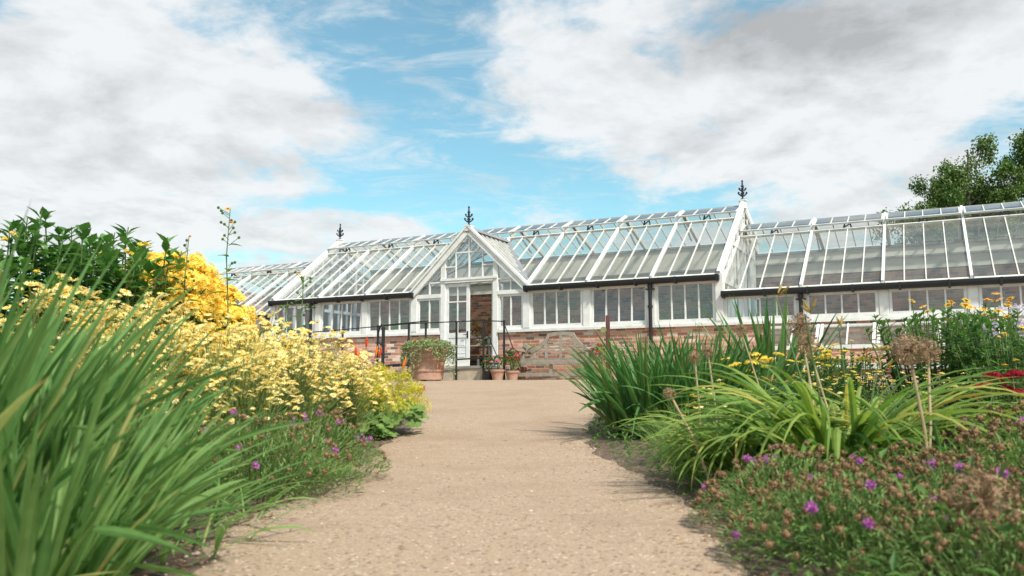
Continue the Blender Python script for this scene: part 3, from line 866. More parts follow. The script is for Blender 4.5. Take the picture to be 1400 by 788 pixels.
# blades -----------------------------------------------------------------
def blade(mb, base, az, ln, w, th0, th1, segs=9, twist=0, fold=.18, pw=1.4):
    p = Vector(base); h = Vector((math.cos(az), math.sin(az), 0)); sd = Vector((-math.sin(az), math.cos(az), 0))
    i0 = len(mb.v); kk = (base[0]*917.3+base[1]*531.7+ln*77.1) % 1; kink = (.9+kk*3) if kk < .07 else 0; kat = .45+kk*4
    for i in range(segs+1):
        s = i/segs
        th = th0+(th1-th0)*s**pw+(kink if s > kat else 0)
        d = h*math.sin(th)+Vector((0, 0, math.cos(th)))
        if i: p = p+d*(ln/segs)
        n = sd.cross(d)
        tw = twist*(.3+.7*s)
        a = sd*math.cos(tw)+n*math.sin(tw); nn = a.cross(d)
        ww = w*min(1, .45+s*2.2)*max(0.0, 1-s**3.2)**.9
        ww = max(ww, .0008)
        k = len(mb.v); mb.al[k] = mb.al[k+2] = (s, 0); mb.al[k+1] = (s, 1)
        mb.v += [tuple(p-a*ww/2+nn*ww*fold), tuple(p), tuple(p+a*ww/2+nn*ww*fold)]
    for i in range(segs):
        a = i0+i*3
        mb.f += [(a, a+1, a+4, a+3), (a+1, a+2, a+5, a+4)]; mb.mi += [mb.k]*2

def sword_mesh(seed, n, ln, w, lean=0.0, spread=.5, rad=.16, wind=None, mat='croc'):
    mb = MB(); r = random.Random(seed)
    for i in range(n):
        a = r.uniform(0, 6.283); q = rad*math.sqrt(r.random())
        az = a+r.gauss(0, .5)
        th0 = abs(r.gauss(.06, .12))+q/rad*spread*.5
        th1 = th0+abs(r.gauss(.25, .3))+.08
        l = ln*r.uniform(.55, 1.08)
        if wind is not None:
            # lean towards one side
            hx = math.cos(az)*th1+math.cos(wind)*lean; hy = math.sin(az)*th1+math.sin(wind)*lean
            az = math.atan2(hy, hx); th1 = math.hypot(hx, hy); th0 = th1*.45
        blade(mb, (q*math.cos(a), q*math.sin(a), -.02), az, l, w*r.uniform(.6, 1.15), th0, min(th1, 1.9), 10, r.gauss(0, .8))
    for i in range(n//9):                                   # dead brown tips low down
        a = r.uniform(0, 6.283)
        blade(mb, (rad*.8*math.cos(a), rad*.8*math.sin(a), -.01), a+r.gauss(0, .6), ln*r.uniform(.2, .35), w*.45, .7, 1.9, 6, r.gauss(0, .6))
    return mb.mesh('sword leaves', L[mat])
def plant(name, label, cat, x, y, meshpart, mesh, group=None, rz=0, s=1, dz=0):
    t = thing(name, label, cat, (x, y, gz(x, y)+dz), rz, group); t.scale = (s, s, s)
    link(meshpart, mesh, t)
    return t

# left: broad sword-leaved clumps leaning over the path
gl = 'sword leaved clumps left of the path'
SW = [sword_mesh(100+i, 150, .92, .038, (.08, .17, .12, .26)[i], .42, .19, 0.1, 'croc') for i in range(4)]
spots = [(-1.30,1.82,.95,0,'broad green sword leaved clump nearest the camera at the left edge'),
         (-1.12,2.12,.66,3,'short sword leaved clump leaning over the near left corner of the gravel path'),
         (-1.52,2.10,1.02,2,'tall sword leaved clump rising at the far left before the dark leafy stems'),
         (-1.45,2.45,.90,1,'sword leaved clump in the middle of the left row, in front of pale daisies'),
         (-1.85,2.62,.98,0,'tall pale bladed sword leaved clump behind the left edge clump'),
         (-1.32,2.85,.62,3,'farthest sword leaved clump on the left, beside the purple pincushion mound'),
         (-1.80,3.15,.82,2,'sword leaved clump half hidden behind the others, below the pale daisies'),
         (-0.98,1.75,.60,1,'short sword leaved clump at the bottom left corner by the gravel')]
for i, (x, y, s, k, lab) in enumerate(spots):
    t = plant('sword_leaf_clump', lab, 'plant', x, y, 'foliage', SW[k], gl, (i*1.7 % 1.0)-.5, s)
rr = random.Random(11)
# low splayed blades at the path's edge
LOW = MB()
for i in range(26):
    az = rr.gauss(-.1, .7); blade(LOW, (rr.uniform(-.12, .12), rr.uniform(-.25, .25), 0), az, rr.uniform(.22, .5), rr.uniform(.008, .02), rr.uniform(.5, 1.1), rr.uniform(1.3, 1.9), 8, rr.gauss(0, .4))
LOWM = LOW.mesh('splayed blades', L['croc'])
plant('grass_tuft', 'low tuft of splayed green blades flopping onto the near left gravel', 'plant', -.98, 2.55, 'foliage', LOWM, None, 0, 1)
plant('grass_tuft', 'low tuft of splayed blades at the left gravel edge before the pincushion mound', 'plant', -1.05, 3.25, 'foliage', LOWM, None, .3, .9)

# right sword leaf clumps
SR = [sword_mesh(200+i, 250, 1.0, .044, .14, .70, .32, 3.0, 'croc2') for i in range(2)]
gr = 'sword leaved clumps right of the path'
plant('sword_leaf_clump', 'dark green sword leaved clump spilling over the right edge of the path', 'plant', 1.22, 7.35, 'foliage', SR[0], gr, 0, 1.0)
plant('sword_leaf_clump', 'sword leaved clump behind the spilling one, under the third right hand window', 'plant', 1.75, 8.3, 'foliage', SR[1], gr, -.6, 1.02)
plant('sword_leaf_clump', 'tallest upright sword leaved clump in front of the glasshouse step in roof', 'plant', 2.62, 8.5, 'foliage', sword_mesh(210, 75, 1.22, .05, .1, .35, .2, 2.0, 'croc2'), gr, 0, 1.08)
plant('sword_leaf_clump', 'middle dark sword leaved clump just behind the yellow daisies on the right', 'plant', 1.60, 7.35, 'foliage', SR[1], gr, 1.0, .95)
plant('sword_leaf_clump', 'small upright sword leaved clump between the two large ones on the right', 'plant', 2.15, 7.9, 'foliage', SR[1], gr, -2.4, .78)

# arching strap-leaved lilies on the right
def lily_mesh(seed, n):
    mb = MB(); r = random.Random(seed)
    for i in range(n):
        a = r.uniform(0, 6.283); q = .13*math.sqrt(r.random())
        blade(mb, (q*math.cos(a), q*math.sin(a), -.01), a+r.gauss(0, .5), r.uniform(.5, .95), r.uniform(.020, .032), r.uniform(.03, .42), r.uniform(1.5, 2.9), 12, r.gauss(0, .3), .25, 1.3)
    return mb.mesh('strap leaves', L['lily'])
LM = [lily_mesh(300+i, 200) for i in range(3)]
for i, (x, y, s, lab) in enumerate([(1.45,3.8,1.15,'large arching strap leaved lily clump in the middle of the right bed'),
        (1.92,3.95,.90,'arching strap leaved lily clump right of the two tall seedhead stems'),
        (1.14,4.15,.84,'arching lily clump nearest the path behind the feathery grass'),
        (1.75,4.35,1.04,'lily clump at the back of the right bed with yellowing tips')]):
    t = plant('lily_clump', lab, 'plant', x, y, 'foliage', LM[i % 3], 'strap leaved lilies in the right bed', i*1.3, s)
    r = random.Random(i+40)
    for k in range(2):                                      # bud stalks with orange buds
        a = r.uniform(0, 6.28); p = Vector((.2*math.cos(a), .2*math.sin(a), r.uniform(.62, .82)))
        mb = MB(); mb.tube([(0, 0, 0), p*.6, p], [.005, .004, .003], 5); st = part('flower_stalk', mb, M['stem'], t)
        for j in range(3):
            mb = MB(); q = p+rdir(r, 0, 1)*.02; e = q+rdir(r, .3, 1)*.06
            mb.tube([q, q.lerp(e, .5), e], [.002, .006, .002], 6); part('bud', mb, L['bud'], st)

# tufts of feathery fine grass
def fine_mesh(seed, n, ln, w, mat='lime', spread=1.0):
    mb = MB(); r = random.Random(seed)
    for i in range(n):
        a = r.uniform(0, 6.283); q = .12*math.sqrt(r.random()); l = ln*r.uniform(.5, 1.1)
        blade(mb, (q*math.cos(a), q*math.sin(a), 0), a+r.gauss(0, .6), l, w, abs(r.gauss(.2, .2)), r.uniform(.5, 1.5)*spread, 5, r.gauss(0, .5))
    return mb.mesh('fine leaves', L[mat])
FM = fine_mesh(5, 240, .5, .005)
plant('feathery_grass', 'feathery pale green tuft by the right path edge before the lilies', 'plant', .98, 4.75, 'foliage', FM, None, 0, .9)
plant('feathery_grass', 'feathery pale green tuft at the right frame edge in front of the crimson yarrow', 'plant', 2.32, 3.95, 'foliage', FM, None, 2, 1.0)
plant('feathery_grass', 'feathery tuft between the arching lilies and the crimson yarrow', 'plant', 2.2, 4.5, 'foliage', FM, None, 4, 1.0)
plant('feathery_grass', 'feathery tuft between the two sword leaf clumps and the lilies', 'plant', 1.15, 5.5, 'foliage', FM, None, 1, .85)

# -------------------------------------------------------------- daisies (pale yellow)
def stems_mesh(seed, heads, base_r, mat='grey', leafn=5, lw=.010, ll=.06):
    mb = MB(); r = random.Random(seed)
    for (x, y, z) in heads:
        a = r.uniform(0, 6.28); q = base_r*math.sqrt(r.random()); b = Vector((q*math.cos(a), q*math.sin(a), 0))
        p = Vector((x, y, z)); m = b.lerp(p, .5)+Vector((0, 0, .06*p.z)); m.x = b.x+(p.x-b.x)*.35; m.y = b.y+(p.y-b.y)*.35
        mb.tube([b, m, p], [.0028, .0023, .0018], 3, cap=False)
        for k in range(leafn):
            t = r.uniform(.1, .85); s = b.lerp(m, t*2) if t < .5 else m.lerp(p, t*2-1)
            d = rdir(r, -.1, .8); rand_leaf(mb, s, d, ll*r.uniform(.6, 1.3), lw*r.uniform(.6, 1.3))
    return mb.mesh('stems', L[mat])
def dome_heads(seed, n, rx, ry, h, skew=(0, 0), low=.45, clump=0):
    r = random.Random(seed); out = []; cen = [(r.uniform(0, 6.283), math.sqrt(r.random()), r.gauss(0, .05)) for k in range(clump)]
    for i in range(n):
        a = r.uniform(0, 6.283); q = math.sqrt(r.random()); dz = 0
        if clump and r.random() < .8:
            ca, cq, dz = r.choice(cen); a = ca+r.gauss(0, .16)/max(.25, cq); q = min(1.05, abs(cq+r.gauss(0, .09)))
        z = h*(1-(1-low)*q**2.2)*(r.uniform(.86, 1.06)+dz)
        out.append((rx*q*math.cos(a)+skew[0]*z, ry*q*math.sin(a)+skew[1]*z, z))
    return out
ANT = []
for i in range(4):
    hd = dome_heads(400+i, 92, .44, .44, .92, (.10, -.12), .58, 15)
    extra = dome_heads(450+i, 60, .36, .36, .62, (.05, -.05), .5)
    more = dome_heads(480+i, 170, .47, .47, .93, (.10, -.12), .5, 19)
    mb = MB(); r = random.Random(490+i)
    for p in more:
        src = r.choice(F['anth']); rot = (Vector((0, 0, 1))+rdir(r)*.45).normalized().to_track_quat('Z', 'Y'); k = r.uniform(.8, 1.5); off = len(mb.v)
        mb.v += [tuple(Vector(p)+rot @ (v.co*k)) for v in src.vertices]
        for f in src.polygons: mb.f.append(tuple(off+q for q in f.vertices)); mb.mi.append(f.material_index)
    ANT.append((hd, stems_mesh(410+i, hd+extra+more[:70], .16, 'grey', 5, .009, .055), mb.mesh('daisy mass', L['pale'], L['disc'])))
ga = 'pale yellow daisy plants left of the path'
sp = [(-2.75,4.75,1.12),(-2.35,4.95,1.10),(-2.0,4.6,.98),(-1.72,5.0,.98),(-2.7,5.45,1.18),(-2.15,5.55,1.12),(-1.75,5.7,1.02),(-1.48,5.45,.86),(-1.55,6.2,.98),(-2.0,6.3,1.12),(-1.36,6.6,.86),(-1.7,7.0,.98),(-1.42,4.6,.72),(-1.45,7.5,.82),(-1.9,4.05,.82)]
for i, (x, y, s) in enumerate(sp):
    hd, me, mass = ANT[i % 4]
    t = plant('daisy_plant', 'pale yellow daisy plant in the flowering drift left of the path', 'plant', x, y, 'stems', me, ga, i*.9 if i % 2 else -i*.6, s)
    link('flower_mass', mass, t)['kind'] = 'stuff'
    # keep the drift leaning to the path whatever the turn of the plant
    r = random.Random(600+i)
    for p in hd: flower('flower_head', F['anth'], t, p, r, .6, r.uniform(.9, 1.55))

# -------------------------------------------------------------- purple pincushion mounds
def mound_mesh(seed, heads, R0, h, n=3000):
    mb = MB(); r = random.Random(seed)
    for (x, y, z) in heads:
        b = Vector((x*.45, y*.45, 0)); p = Vector((x, y, z)); mb.tube([b, b.lerp(p, .55)+Vector((0, 0, .03)), p], [.002, .0018, .0015], 3, cap=False)
    for i in range(n):
        a = r.uniform(0, 6.283); q = math.sqrt(r.random())
        top = h*(1-.75*q**2.4); z = top*r.uniform(.05, .98)**.6
        d = (Vector((math.cos(a)*q, math.sin(a)*q, .6))+rdir(r)*.8)
        rand_leaf(mb, (R0*q*math.cos(a), R0*q*math.sin(a), z), d, r.uniform(.018, .05), r.uniform(.004, .010))
    return mb.mesh('mound leaves', L['scab'])
SC = []
for i in range(3):
    hd = dome_heads(500+i, 95, .42, .42, .34, (0, -.1), .3)
    more = dome_heads(540+i, 75, .43, .43, .33, (0, -.06), .25)
    mb = MB(); r = random.Random(550+i)
    for p in more:
        src = r.choice(F['seed']); k = r.uniform(.8, 1.3); off = len(mb.v)
        mb.v += [tuple(Vector(p)+v.co*k) for v in src.vertices]
        for f in src.polygons: mb.f.append(tuple(off+q for q in f.vertices)); mb.mi.append(0)
    SC.append((hd, mound_mesh(510+i, hd+more, .42, .31, 3400), mb.mesh('seedhead mass', L['brownhead'])))
gs = 'purple pincushion mounds'
msp = [(-1.16,3.9,1.12,.08,'pincushion mound at the left path edge, nearest of the left pair'),
       (-1.16,4.6,1.15,.11,'pincushion mound bulging onto the path under the pale daisies, far one of the left pair'),
       (.96,2.42,.86,.09,'pincushion mound at the very front of the right bed beside the gravel'),
       (1.02,3.0,.90,.10,'pincushion mound edging the right of the path below the lily clump'),
       (1.38,2.62,.90,.11,'pincushion mound under the pair of tall dry seedhead stalks'),
       (1.42,3.1,.90,.07,'pincushion mound directly in front of the large lily clump'),
       (1.85,2.95,1.2,.10,'pincushion mound at the right frame edge behind the fallen seedhead'),
       (1.12,1.98,.82,.06,'pincushion mound in the bottom right corner, nearest of all'),
       (2.15,3.45,1.3,.12,'pincushion mound at the right edge below the crimson flowers'),
       (1.62,2.25,1.05,.08,'pincushion mound under the fallen dry seedhead stem')]
for i, (x, y, s, fr, lab) in enumerate(msp):
    hd, me, mass = SC[i % 3]
    t = plant('pincushion_mound', lab, 'plant', x, y, 'foliage', me, gs, i*1.1, s); t.scale.z = s*(.95 if x > 0 else 1); (x > 0 and link('seedhead_mass', mass, t).__setitem__('kind', 'stuff'))
    r = random.Random(700+i)
    for p in hd:
        if r.random() < fr*1.5: flower('flower_head', F['purple'], t, p, r, .6, r.uniform(.45, .9))
        else: flower('seedhead', F['seed'], t, p, r, .6, 1.15 if x > 0 else .8)

# -------------------------------------------------------------- dark leafy stems behind
def leafy_stem(mb, base, top, r, n, ll, lw, droop=.2, fall=.35):
    base, top = Vector(base), Vector(top); mb.k = 1; mb.tube([base, base.lerp(top, .5)+Vector((0, 0, .03)), top], [.010, .008, .004], 5, cap=False); mb.k = 0
    for i in range(n):
        t = .25+.75*i/n; p = base.lerp(top, t); a = i*2.4+r.uniform(-.4, .4)
        up = .25+.9*(t > .9)-fall*(1-t)
        for k in (0, 1):
            d = Vector((math.cos(a+k*3.14), math.sin(a+k*3.14), up+r.gauss(0, .2)))
            ln = ll*r.uniform(.75, 1.15)*(1 if t < .85 else .7); w = lw*r.uniform(.8, 1.2)
            broad_leaf(mb, p, d, ln, w)
def broad_leaf(mb, p, d, ln, w, teeth=True):
    d = Vector(d).normalized(); s = d.cross(Vector((0, 0, 1)))
    if s.length < .01: s = Vector((1, 0, 0))
    s.normalize(); n = s.cross(d); p = Vector(p)
    prof = [(0, .08), (.14, .42), (.24, .70), (.27, .62), (.40, 1.0), (.44, .84), (.58, .80), (.62, .62), (.76, .50), (.80, .36), (1, .02)] if teeth else [(0, .1), (.12, .6), (.3, 1), (.55, .9), (.8, .5), (1, .03)]
    i0 = len(mb.v)
    for t, ww in prof:
        c = p+d*ln*t-n*ln*.22*t*t
        mb.v += [tuple(c-s*w*ww/2+n*w*ww*.14), tuple(c), tuple(c+s*w*ww/2+n*w*ww*.14)]
    for i in range(len(prof)-1):
        a = i0+i*3; mb.f += [(a, a+1, a+4, a+3), (a+1, a+2, a+5, a+4)]; mb.mi += [mb.k]*2
def leafy_plant_mesh(seed, stems, h, rad, n, ll, lw, mat):
    mb = MB(); r = random.Random(seed)
    for i in range(stems):
        a = r.uniform(0, 6.283); q = rad*math.sqrt(r.random())
        leafy_stem(mb, (q*.4*math.cos(a), q*.4*math.sin(a), 0), (q*math.cos(a), q*math.sin(a), h*r.uniform(.84, 1.03)), r, n, ll, lw)
    return mb.mesh('leaves', L[mat], M['stem'])
DK = [leafy_plant_mesh(800+i, 22, 1.6, .44, 22, .17, .075, 'dark') for i in range(3)]
gd = 'tall dark leafy stems behind the left bed'
for i, (x, y, s, lab) in enumerate([(-3.55,5.75,1.03,'tall dark green leafy stems at the left frame edge against the sky'),
        (-3.08,5.95,1.05,'tallest dark leafy clump, behind the long sword blades'),
        (-2.88,6.35,1.02,'dark leafy clump touching the golden flowering bush'),
        (-3.45,6.75,1.08,'dark leafy clump showing behind the others at left'),
        (-3.2,5.2,.86,'shorter dark leafy clump just above the pale daisies')]):
    t = plant('leafy_clump', lab, 'plant', x, y, 'foliage', DK[i % 3], gd, i*2.1, s)
    r = random.Random(i)
    for k in range(9): flower('flower_head', F['gold'], t, (r.uniform(-.3, .3), r.uniform(-.45, -.2), r.uniform(1.05, 1.5)), r, .4, .28)

# -------------------------------------------------------------- golden bush
def bush_mesh(seed, R0, h, n, mat, ll, lw):
    mb = MB(); r = random.Random(seed)
    for i in range(26):
        a = r.uniform(0, 6.283); q = math.sqrt(r.random()); z = h*(1-.5*q*q)*.92
        mb.k = 1; mb.tube([(0.1*q*math.cos(a), .1*q*math.sin(a), 0), (R0*q*math.cos(a), R0*q*math.sin(a), z)], [.007, .004], 4, cap=False); mb.k = 0
    for i in range(n):
        d = rdir(r, -.9, 1); k = r.uniform(.35, .97)**.6
        p = Vector((d.x*R0*k, d.y*R0*k, h*.55+d.z*h*.42*k))
        rand_leaf(mb, p, d+rdir(r)*.8+Vector((0, 0, .2)), ll*r.uniform(.6, 1.2), lw*r.uniform(.7, 1.2))
    return mb.mesh('leaves', L[mat], M['stem'])
def golden(x, y, R0, h, n, lab, seed):
    t = plant('golden_bush', lab, 'plant', x, y, 'foliage', bush_mesh(seed, R0*.97, h, 1400, 'dark', .09, .04), 'golden flowering bushes', 0, 1)
    r = random.Random(seed)
    mb = MB()
    for i in range(int(n*1.5)):
        d = rdir(r, -.3, 1); k = r.uniform(.86, 1.0); src = r.choice(F['gold']); off = len(mb.v); q = (d+rdir(r)*.5).normalized().to_track_quat('Z', 'Y'); p = Vector((d.x*R0*k, d.y*R0*k, h*.60+d.z*h*.42*k))
        mb.v += [tuple(p+q @ (v.co*r.uniform(.7, 1.0))) for v in src.vertices]
        for f in src.polygons: mb.f.append(tuple(off+w for w in f.vertices)); mb.mi.append(0)
    part('blossom_mass', mb, L['gold'], t)['kind'] = 'stuff'
    for i in range(n):
        d = rdir(r, -.15, 1); k = r.uniform(.93, 1.04)
        lump = 1+.05*math.sin(d.x*7+seed)+.04*math.sin(d.y*9)
        flower('flower_cluster', F['gold'], t, (d.x*R0*k*lump, d.y*R0*k*lump, h*.60+d.z*h*.42*k*lump), r, .5, 1.0, face=(d.x, d.y, 0))
golden(-2.78, 6.75, .44, 1.56, 98, 'big rounded bush covered in golden yellow flowers beside the dark leaves', 61)
golden(-2.43, 6.95, .30, 1.24, 62, 'smaller golden bush sloping down toward the glasshouse roof', 62)
golden(-2.66, 6.45, .26, 1.02, 26, 'low leafy golden bush at the foot of the big one, behind the daisies', 63)

# -------------------------------------------------------------- tall stems with big leaves and few gold flowers
def tall_stem(x, y, h, lab, seed, nfl=2, buds=10, ll=.20):
    r = random.Random(seed)
    t = thing('tall_flower_stem', lab, 'plant', (x, y, gz(x, y)), 0, 'tall gold flowered stems')
    lean = Vector((r.uniform(-.04, .06), 0, 0))
    mb = MB(); pts = [Vector((0, 0, 0))+lean*(k/5)*h+Vector((.015*math.sin(k*2+seed), 0, h*k/5)) for k in range(6)]
    mb.tube(pts, [.009, .008, .007, .006, .005, .003], 6); part('stem', mb, M['stem'], t)
    mb = MB()
    for i in range(13):
        k = .25+.65*i/13; p = Vector((lean.x*k*h, 0, h*k)); a = i*2.4+seed
        broad_leaf(mb, p, (math.cos(a), math.sin(a), .15), ll*(1.15-k*.75), ll*.5*(1.15-k*.75), False)
    part('foliage', mb, L['mid'], t)
    for i in range(buds):
        k = r.uniform(.74, .98); a = r.uniform(0, 6.28); p = Vector((lean.x*k*h, 0, h*k)); e = p+Vector((math.cos(a)*.07, math.sin(a)*.07, .04))*r.uniform(.6, 1.5)
        mb = MB(); mb.tube([p, e], [.0025, .002], 4, cap=False); ball(mb, e, .012, 6, 4); part('bud', mb, L['mid'], t)
    for i in range(nfl):
        flower('flower_head', F['goldaisy'], t, (lean.x*h+r.uniform(-.03, .03), r.uniform(-.03, .03), h*(1-.055*i)+.004), r, .25, 1.0)
tall_stem(-2.14, 6.3, 1.86, 'tallest gold flowered stem standing against the sky right of the golden bush', 3, 2, 14)
tall_stem(-2.42, 6.2, 1.63, 'gold flowered stem standing in front of the big golden bush', 4, 1, 7)
tall_stem(-1.80, 7.0, 1.44, 'budding green stem in front of the left end of the black gutter', 5, 1, 14)
tall_stem(-1.95, 7.05, 1.22, 'shorter budding stem left of the one before the black gutter', 6, 0, 10)

# -------------------------------------------------------------- lady's mantle, pokers
def lobed_leaves(seed, n, R0, h):
    mb = MB(); r = random.Random(seed)
    for i in range(n):
        a = r.uniform(0, 6.28); q = R0*math.sqrt(r.random()); c = Vector((q*math.cos(a), q*math.sin(a), h*r.uniform(.3, 1)*(1-.4*(q/R0)**2)))
        nrm = (Vector((math.cos(a)*.5, math.sin(a)*.5-.3, 1))+rdir(r)*.35).normalized(); u = nrm.orthogonal().normalized(); v = nrm.cross(u); s = r.uniform(.035, .065)
        m = 18; ring = []
        for k in range(m):
            t = 6.283*k/m; rad = s*(1+.12*math.cos(t*9))*(1-.75*math.exp(-((t-3.14)/.18)**2)); ring.append(c+(u*math.cos(t)+v*math.sin(t))*rad+nrm*s*.25)
        mb.add([c]+ring, [(0, 1+k, 1+(k+1) % m) for k in range(m)])
    return mb.mesh('lobed leaves', L['lime'])
def mantle(x, y, s, lab, seed, n):
    t = plant('lime_flower_mound', lab, 'plant', x, y, 'foliage', lobed_leaves(seed, 90, .34, .28), None, 0, s)
    r = random.Random(seed)
    for p in dome_heads(seed+1, n, .34, .34, .46, (.05, 0), .4): flower('flower_spray', F['lime'], t, p, r, .5, 1.15)
mantle(-1.24, 8.0, 1.32, 'lime yellow frothy mound with lobed leaves spilling on the path before the planter', 71, 95)
mantle(-1.68, 7.95, 1.2, 'taller lime yellow frothy mound behind the pale daisies', 72, 80)
t = plant('lobed_leaf_plant', 'low green lobed leaf plant at the foot of the lime mound', 'plant', -1.22, 7.6, 'foliage', lobed_leaves(73, 70, .20, .22), None, 0, .9)

def poker_plant(x, y, lab, spikes, seed):
    t = plant('poker_plant', lab, 'plant', x, y, 'foliage', fine_mesh(seed, 60, .6, .012, 'mid', 1.0), None, 0, 1)
    r = random.Random(seed)
    for (dx, dy, z, c) in spikes:
        p = Vector((dx, dy, z)); mb = MB(); mb.tube([(dx*.2, 0, 0), Vector((dx*.6, dy, z*.55)), p], [.006, .005, .004], 5); s = part('flower_stalk', mb, M['stem'], t)
        d = (p-Vector((dx*.6, dy, z*.55))).normalized(); mb = MB()
        mb.tube([p-d*.02, p+d*.02, p+d*.06, p+d*.10], [.007, .013, .010, .002], 7)
        for k in range(40):
            h = r.random(); q = rdir(r, -.5, .1); b = p+d*(.085*h); rand_leaf(mb, b+q*.009*(1-h*.5), q-d*.9, .024, .007)
        part('poker_flower', mb, L[c], s)
poker_plant(-1.68, 9.3, 'red hot poker plant with upright red and orange spikes before the brick wall', [(.06, 0, .86, 'redhot'), (-.06, .03, .76, 'redhot'), (-.02, -.05, .70, 'orange'), (.16, .05, .76, 'orange'), (.21, 0, .74, 'redhot')], 81)
poker_plant(-1.42, 9.25, 'poker plant whose orange spikes lean out over the path by the planter', [(.22, 0, .62, 'orange'), (.40, .0, .34, 'redhot')], 82)

# -------------------------------------------------------------- dry allium heads
AL = spiky_mesh('dry round head', .05, 10, L['allium'], .02, 91, .1)
def allium_mesh():
    mb = MB(); r = random.Random(92)
    ball(mb, (0, 0, 0), .006, 6, 4)
    for i in range(150):
        d = rdir(r); q = .05*r.uniform(.75, 1.08)
        a = d.orthogonal().normalized(); b = d.cross(a)
        mb.tube([d*.005, d*q], [.0007, .0007], 3, cap=False)
        for k in range(4):
            t = 6.283*k/4+r.random(); e = d*q+(a*math.cos(t)+b*math.sin(t))*.010+d*.004
            mb.face([d*q-(a*math.sin(t)-b*math.cos(t))*.0015, e, d*q+(a*math.sin(t)-b*math.cos(t))*.0015])
        ball(mb, d*q, .0028, 4, 3)
    return mb.mesh('dry round head', L['allium'])
AL = allium_mesh()
for (x, y, z, bx, by, s, lab) in [
        (1.47,3.1,.635,1.54,3.12,1.25,'large dry round seedhead on a straight straw stalk, taller of the close pair'),
        (1.74,3.5,.65,1.66,3.42,1.0,'dry round seedhead just right of the large one, thinner stalk'),
        (1.555,4.5,.83,1.60,4.4,1.3,'dry round seedhead before the right downpipe, upper of two'),
        (1.52,4.3,.72,1.66,4.25,1.2,'dry round seedhead just below the one before the right downpipe'),
        (.74,3.95,.47,.93,3.9,.62,'small brown seedhead leaning left toward the path before the spilling sword leaf clump'),
        (1.09,5.0,.675,1.11,5.0,.75,'left of two small brown seedheads before the dark sword leaves'),
        (1.17,5.0,.71,1.22,5.0,.78,'right of two small brown seedheads before the dark sword leaves'),
        (1.70,6.2,.92,1.92,6.2,1.0,'small brown seedhead under the roof step, on a leaning stalk'),
        (1.10,2.0,.235,1.75,1.95,1.4,'fallen dry seedhead lying on the pincushion mound at bottom right')]:
    z0 = gz(bx, by)
    t = thing('allium_stem', lab, 'plant', (bx, by, z0), 0, 'dry round seedheads in the right bed')
    p = Vector((x-bx, y-by, z-z0)); mb = MB(); fallen = z < .3
    m = p*.5+Vector((.012, 0, .02)); b0 = Vector((0, 0, .06 if fallen else 0))
    mb.tube([b0, m, p], [.0075, .006, .005], 7); part('stalk', mb, M['straw'], t)
    link('seedhead', AL, t, p, (random.Random(x).uniform(0, 3), 1, 0), s)

# -------------------------------------------------------------- right bed: yellow daisies, yarrow, phlox and leaves
def stemflower(name, lab, x, y, n, R0, h, fl, fs, seed, mat='mid', ll=.07, lw=.014, group=None, low=.7, leafn=7):
    hd = dome_heads(seed, n, R0, R0, h, (0, 0), low); ex = dome_heads(seed+1, n, R0, R0, h*.7, (0, 0), .6)
    t = plant(name, lab, 'plant', x, y, 'stems', stems_mesh(seed+2, hd+ex, R0*.5, mat, leafn, lw, ll), group, 0, 1)
    r = random.Random(seed)
    for p in hd: flower('flower_head', fl, t, p, r, .35, fs)
    return t
stemflower('yellow_daisy_plant', 'small yellow daisies between the dark sword leaves and the lilies', 1.52, 6.15, 26, .24, .50, F['coreop'], 1.1, 901)
stemflower('yellow_daisy_plant', 'loose yellow daisies at the path side of the lilies', 1.33, 5.85, 12, .2, .40, F['coreop'], 1.1, 905)
stemflower('yarrow_plant', 'flat topped yellow yarrow in front of the cold frame, left one', 1.98, 6.8, 14, .25, .70, F['achil'], 1.0, 911, low=.9)
stemflower('yarrow_plant', 'flat topped yellow yarrow in front of the cold frame, right one', 2.75, 7.2, 16, .35, .72, F['achil'], 1.0, 915, low=.9)
stemflower('yellow_daisy_plant', 'drift of tiny yellow flowers behind the two tall seedheads', 2.75, 6.0, 70, .6, .60, F['coreop'], .9, 921)
stemflower('yellow_daisy_plant', 'tiny yellow flowers on thin stems before the cold frame glass', 2.3, 6.2, 50, .4, .66, F['coreop'], .9, 925)
stemflower('crimson_yarrow', 'dark crimson flat headed yarrow at the right frame edge', 2.55, 4.25, 24, .36, .60, F['achilred'], .9, 931, 'grey', .09, .012, low=.8)
stemflower('phlox_plant', 'pale lilac flowering plant at the right frame edge before the glass', 4.05, 6.7, 26, .32, 1.0, F['lilac'], .9, 941, 'dark', .10, .03)
LB = [leafy_plant_mesh(950+i, 34, .98, .48, 20, .11, .034, 'mid') for i in range(2)]
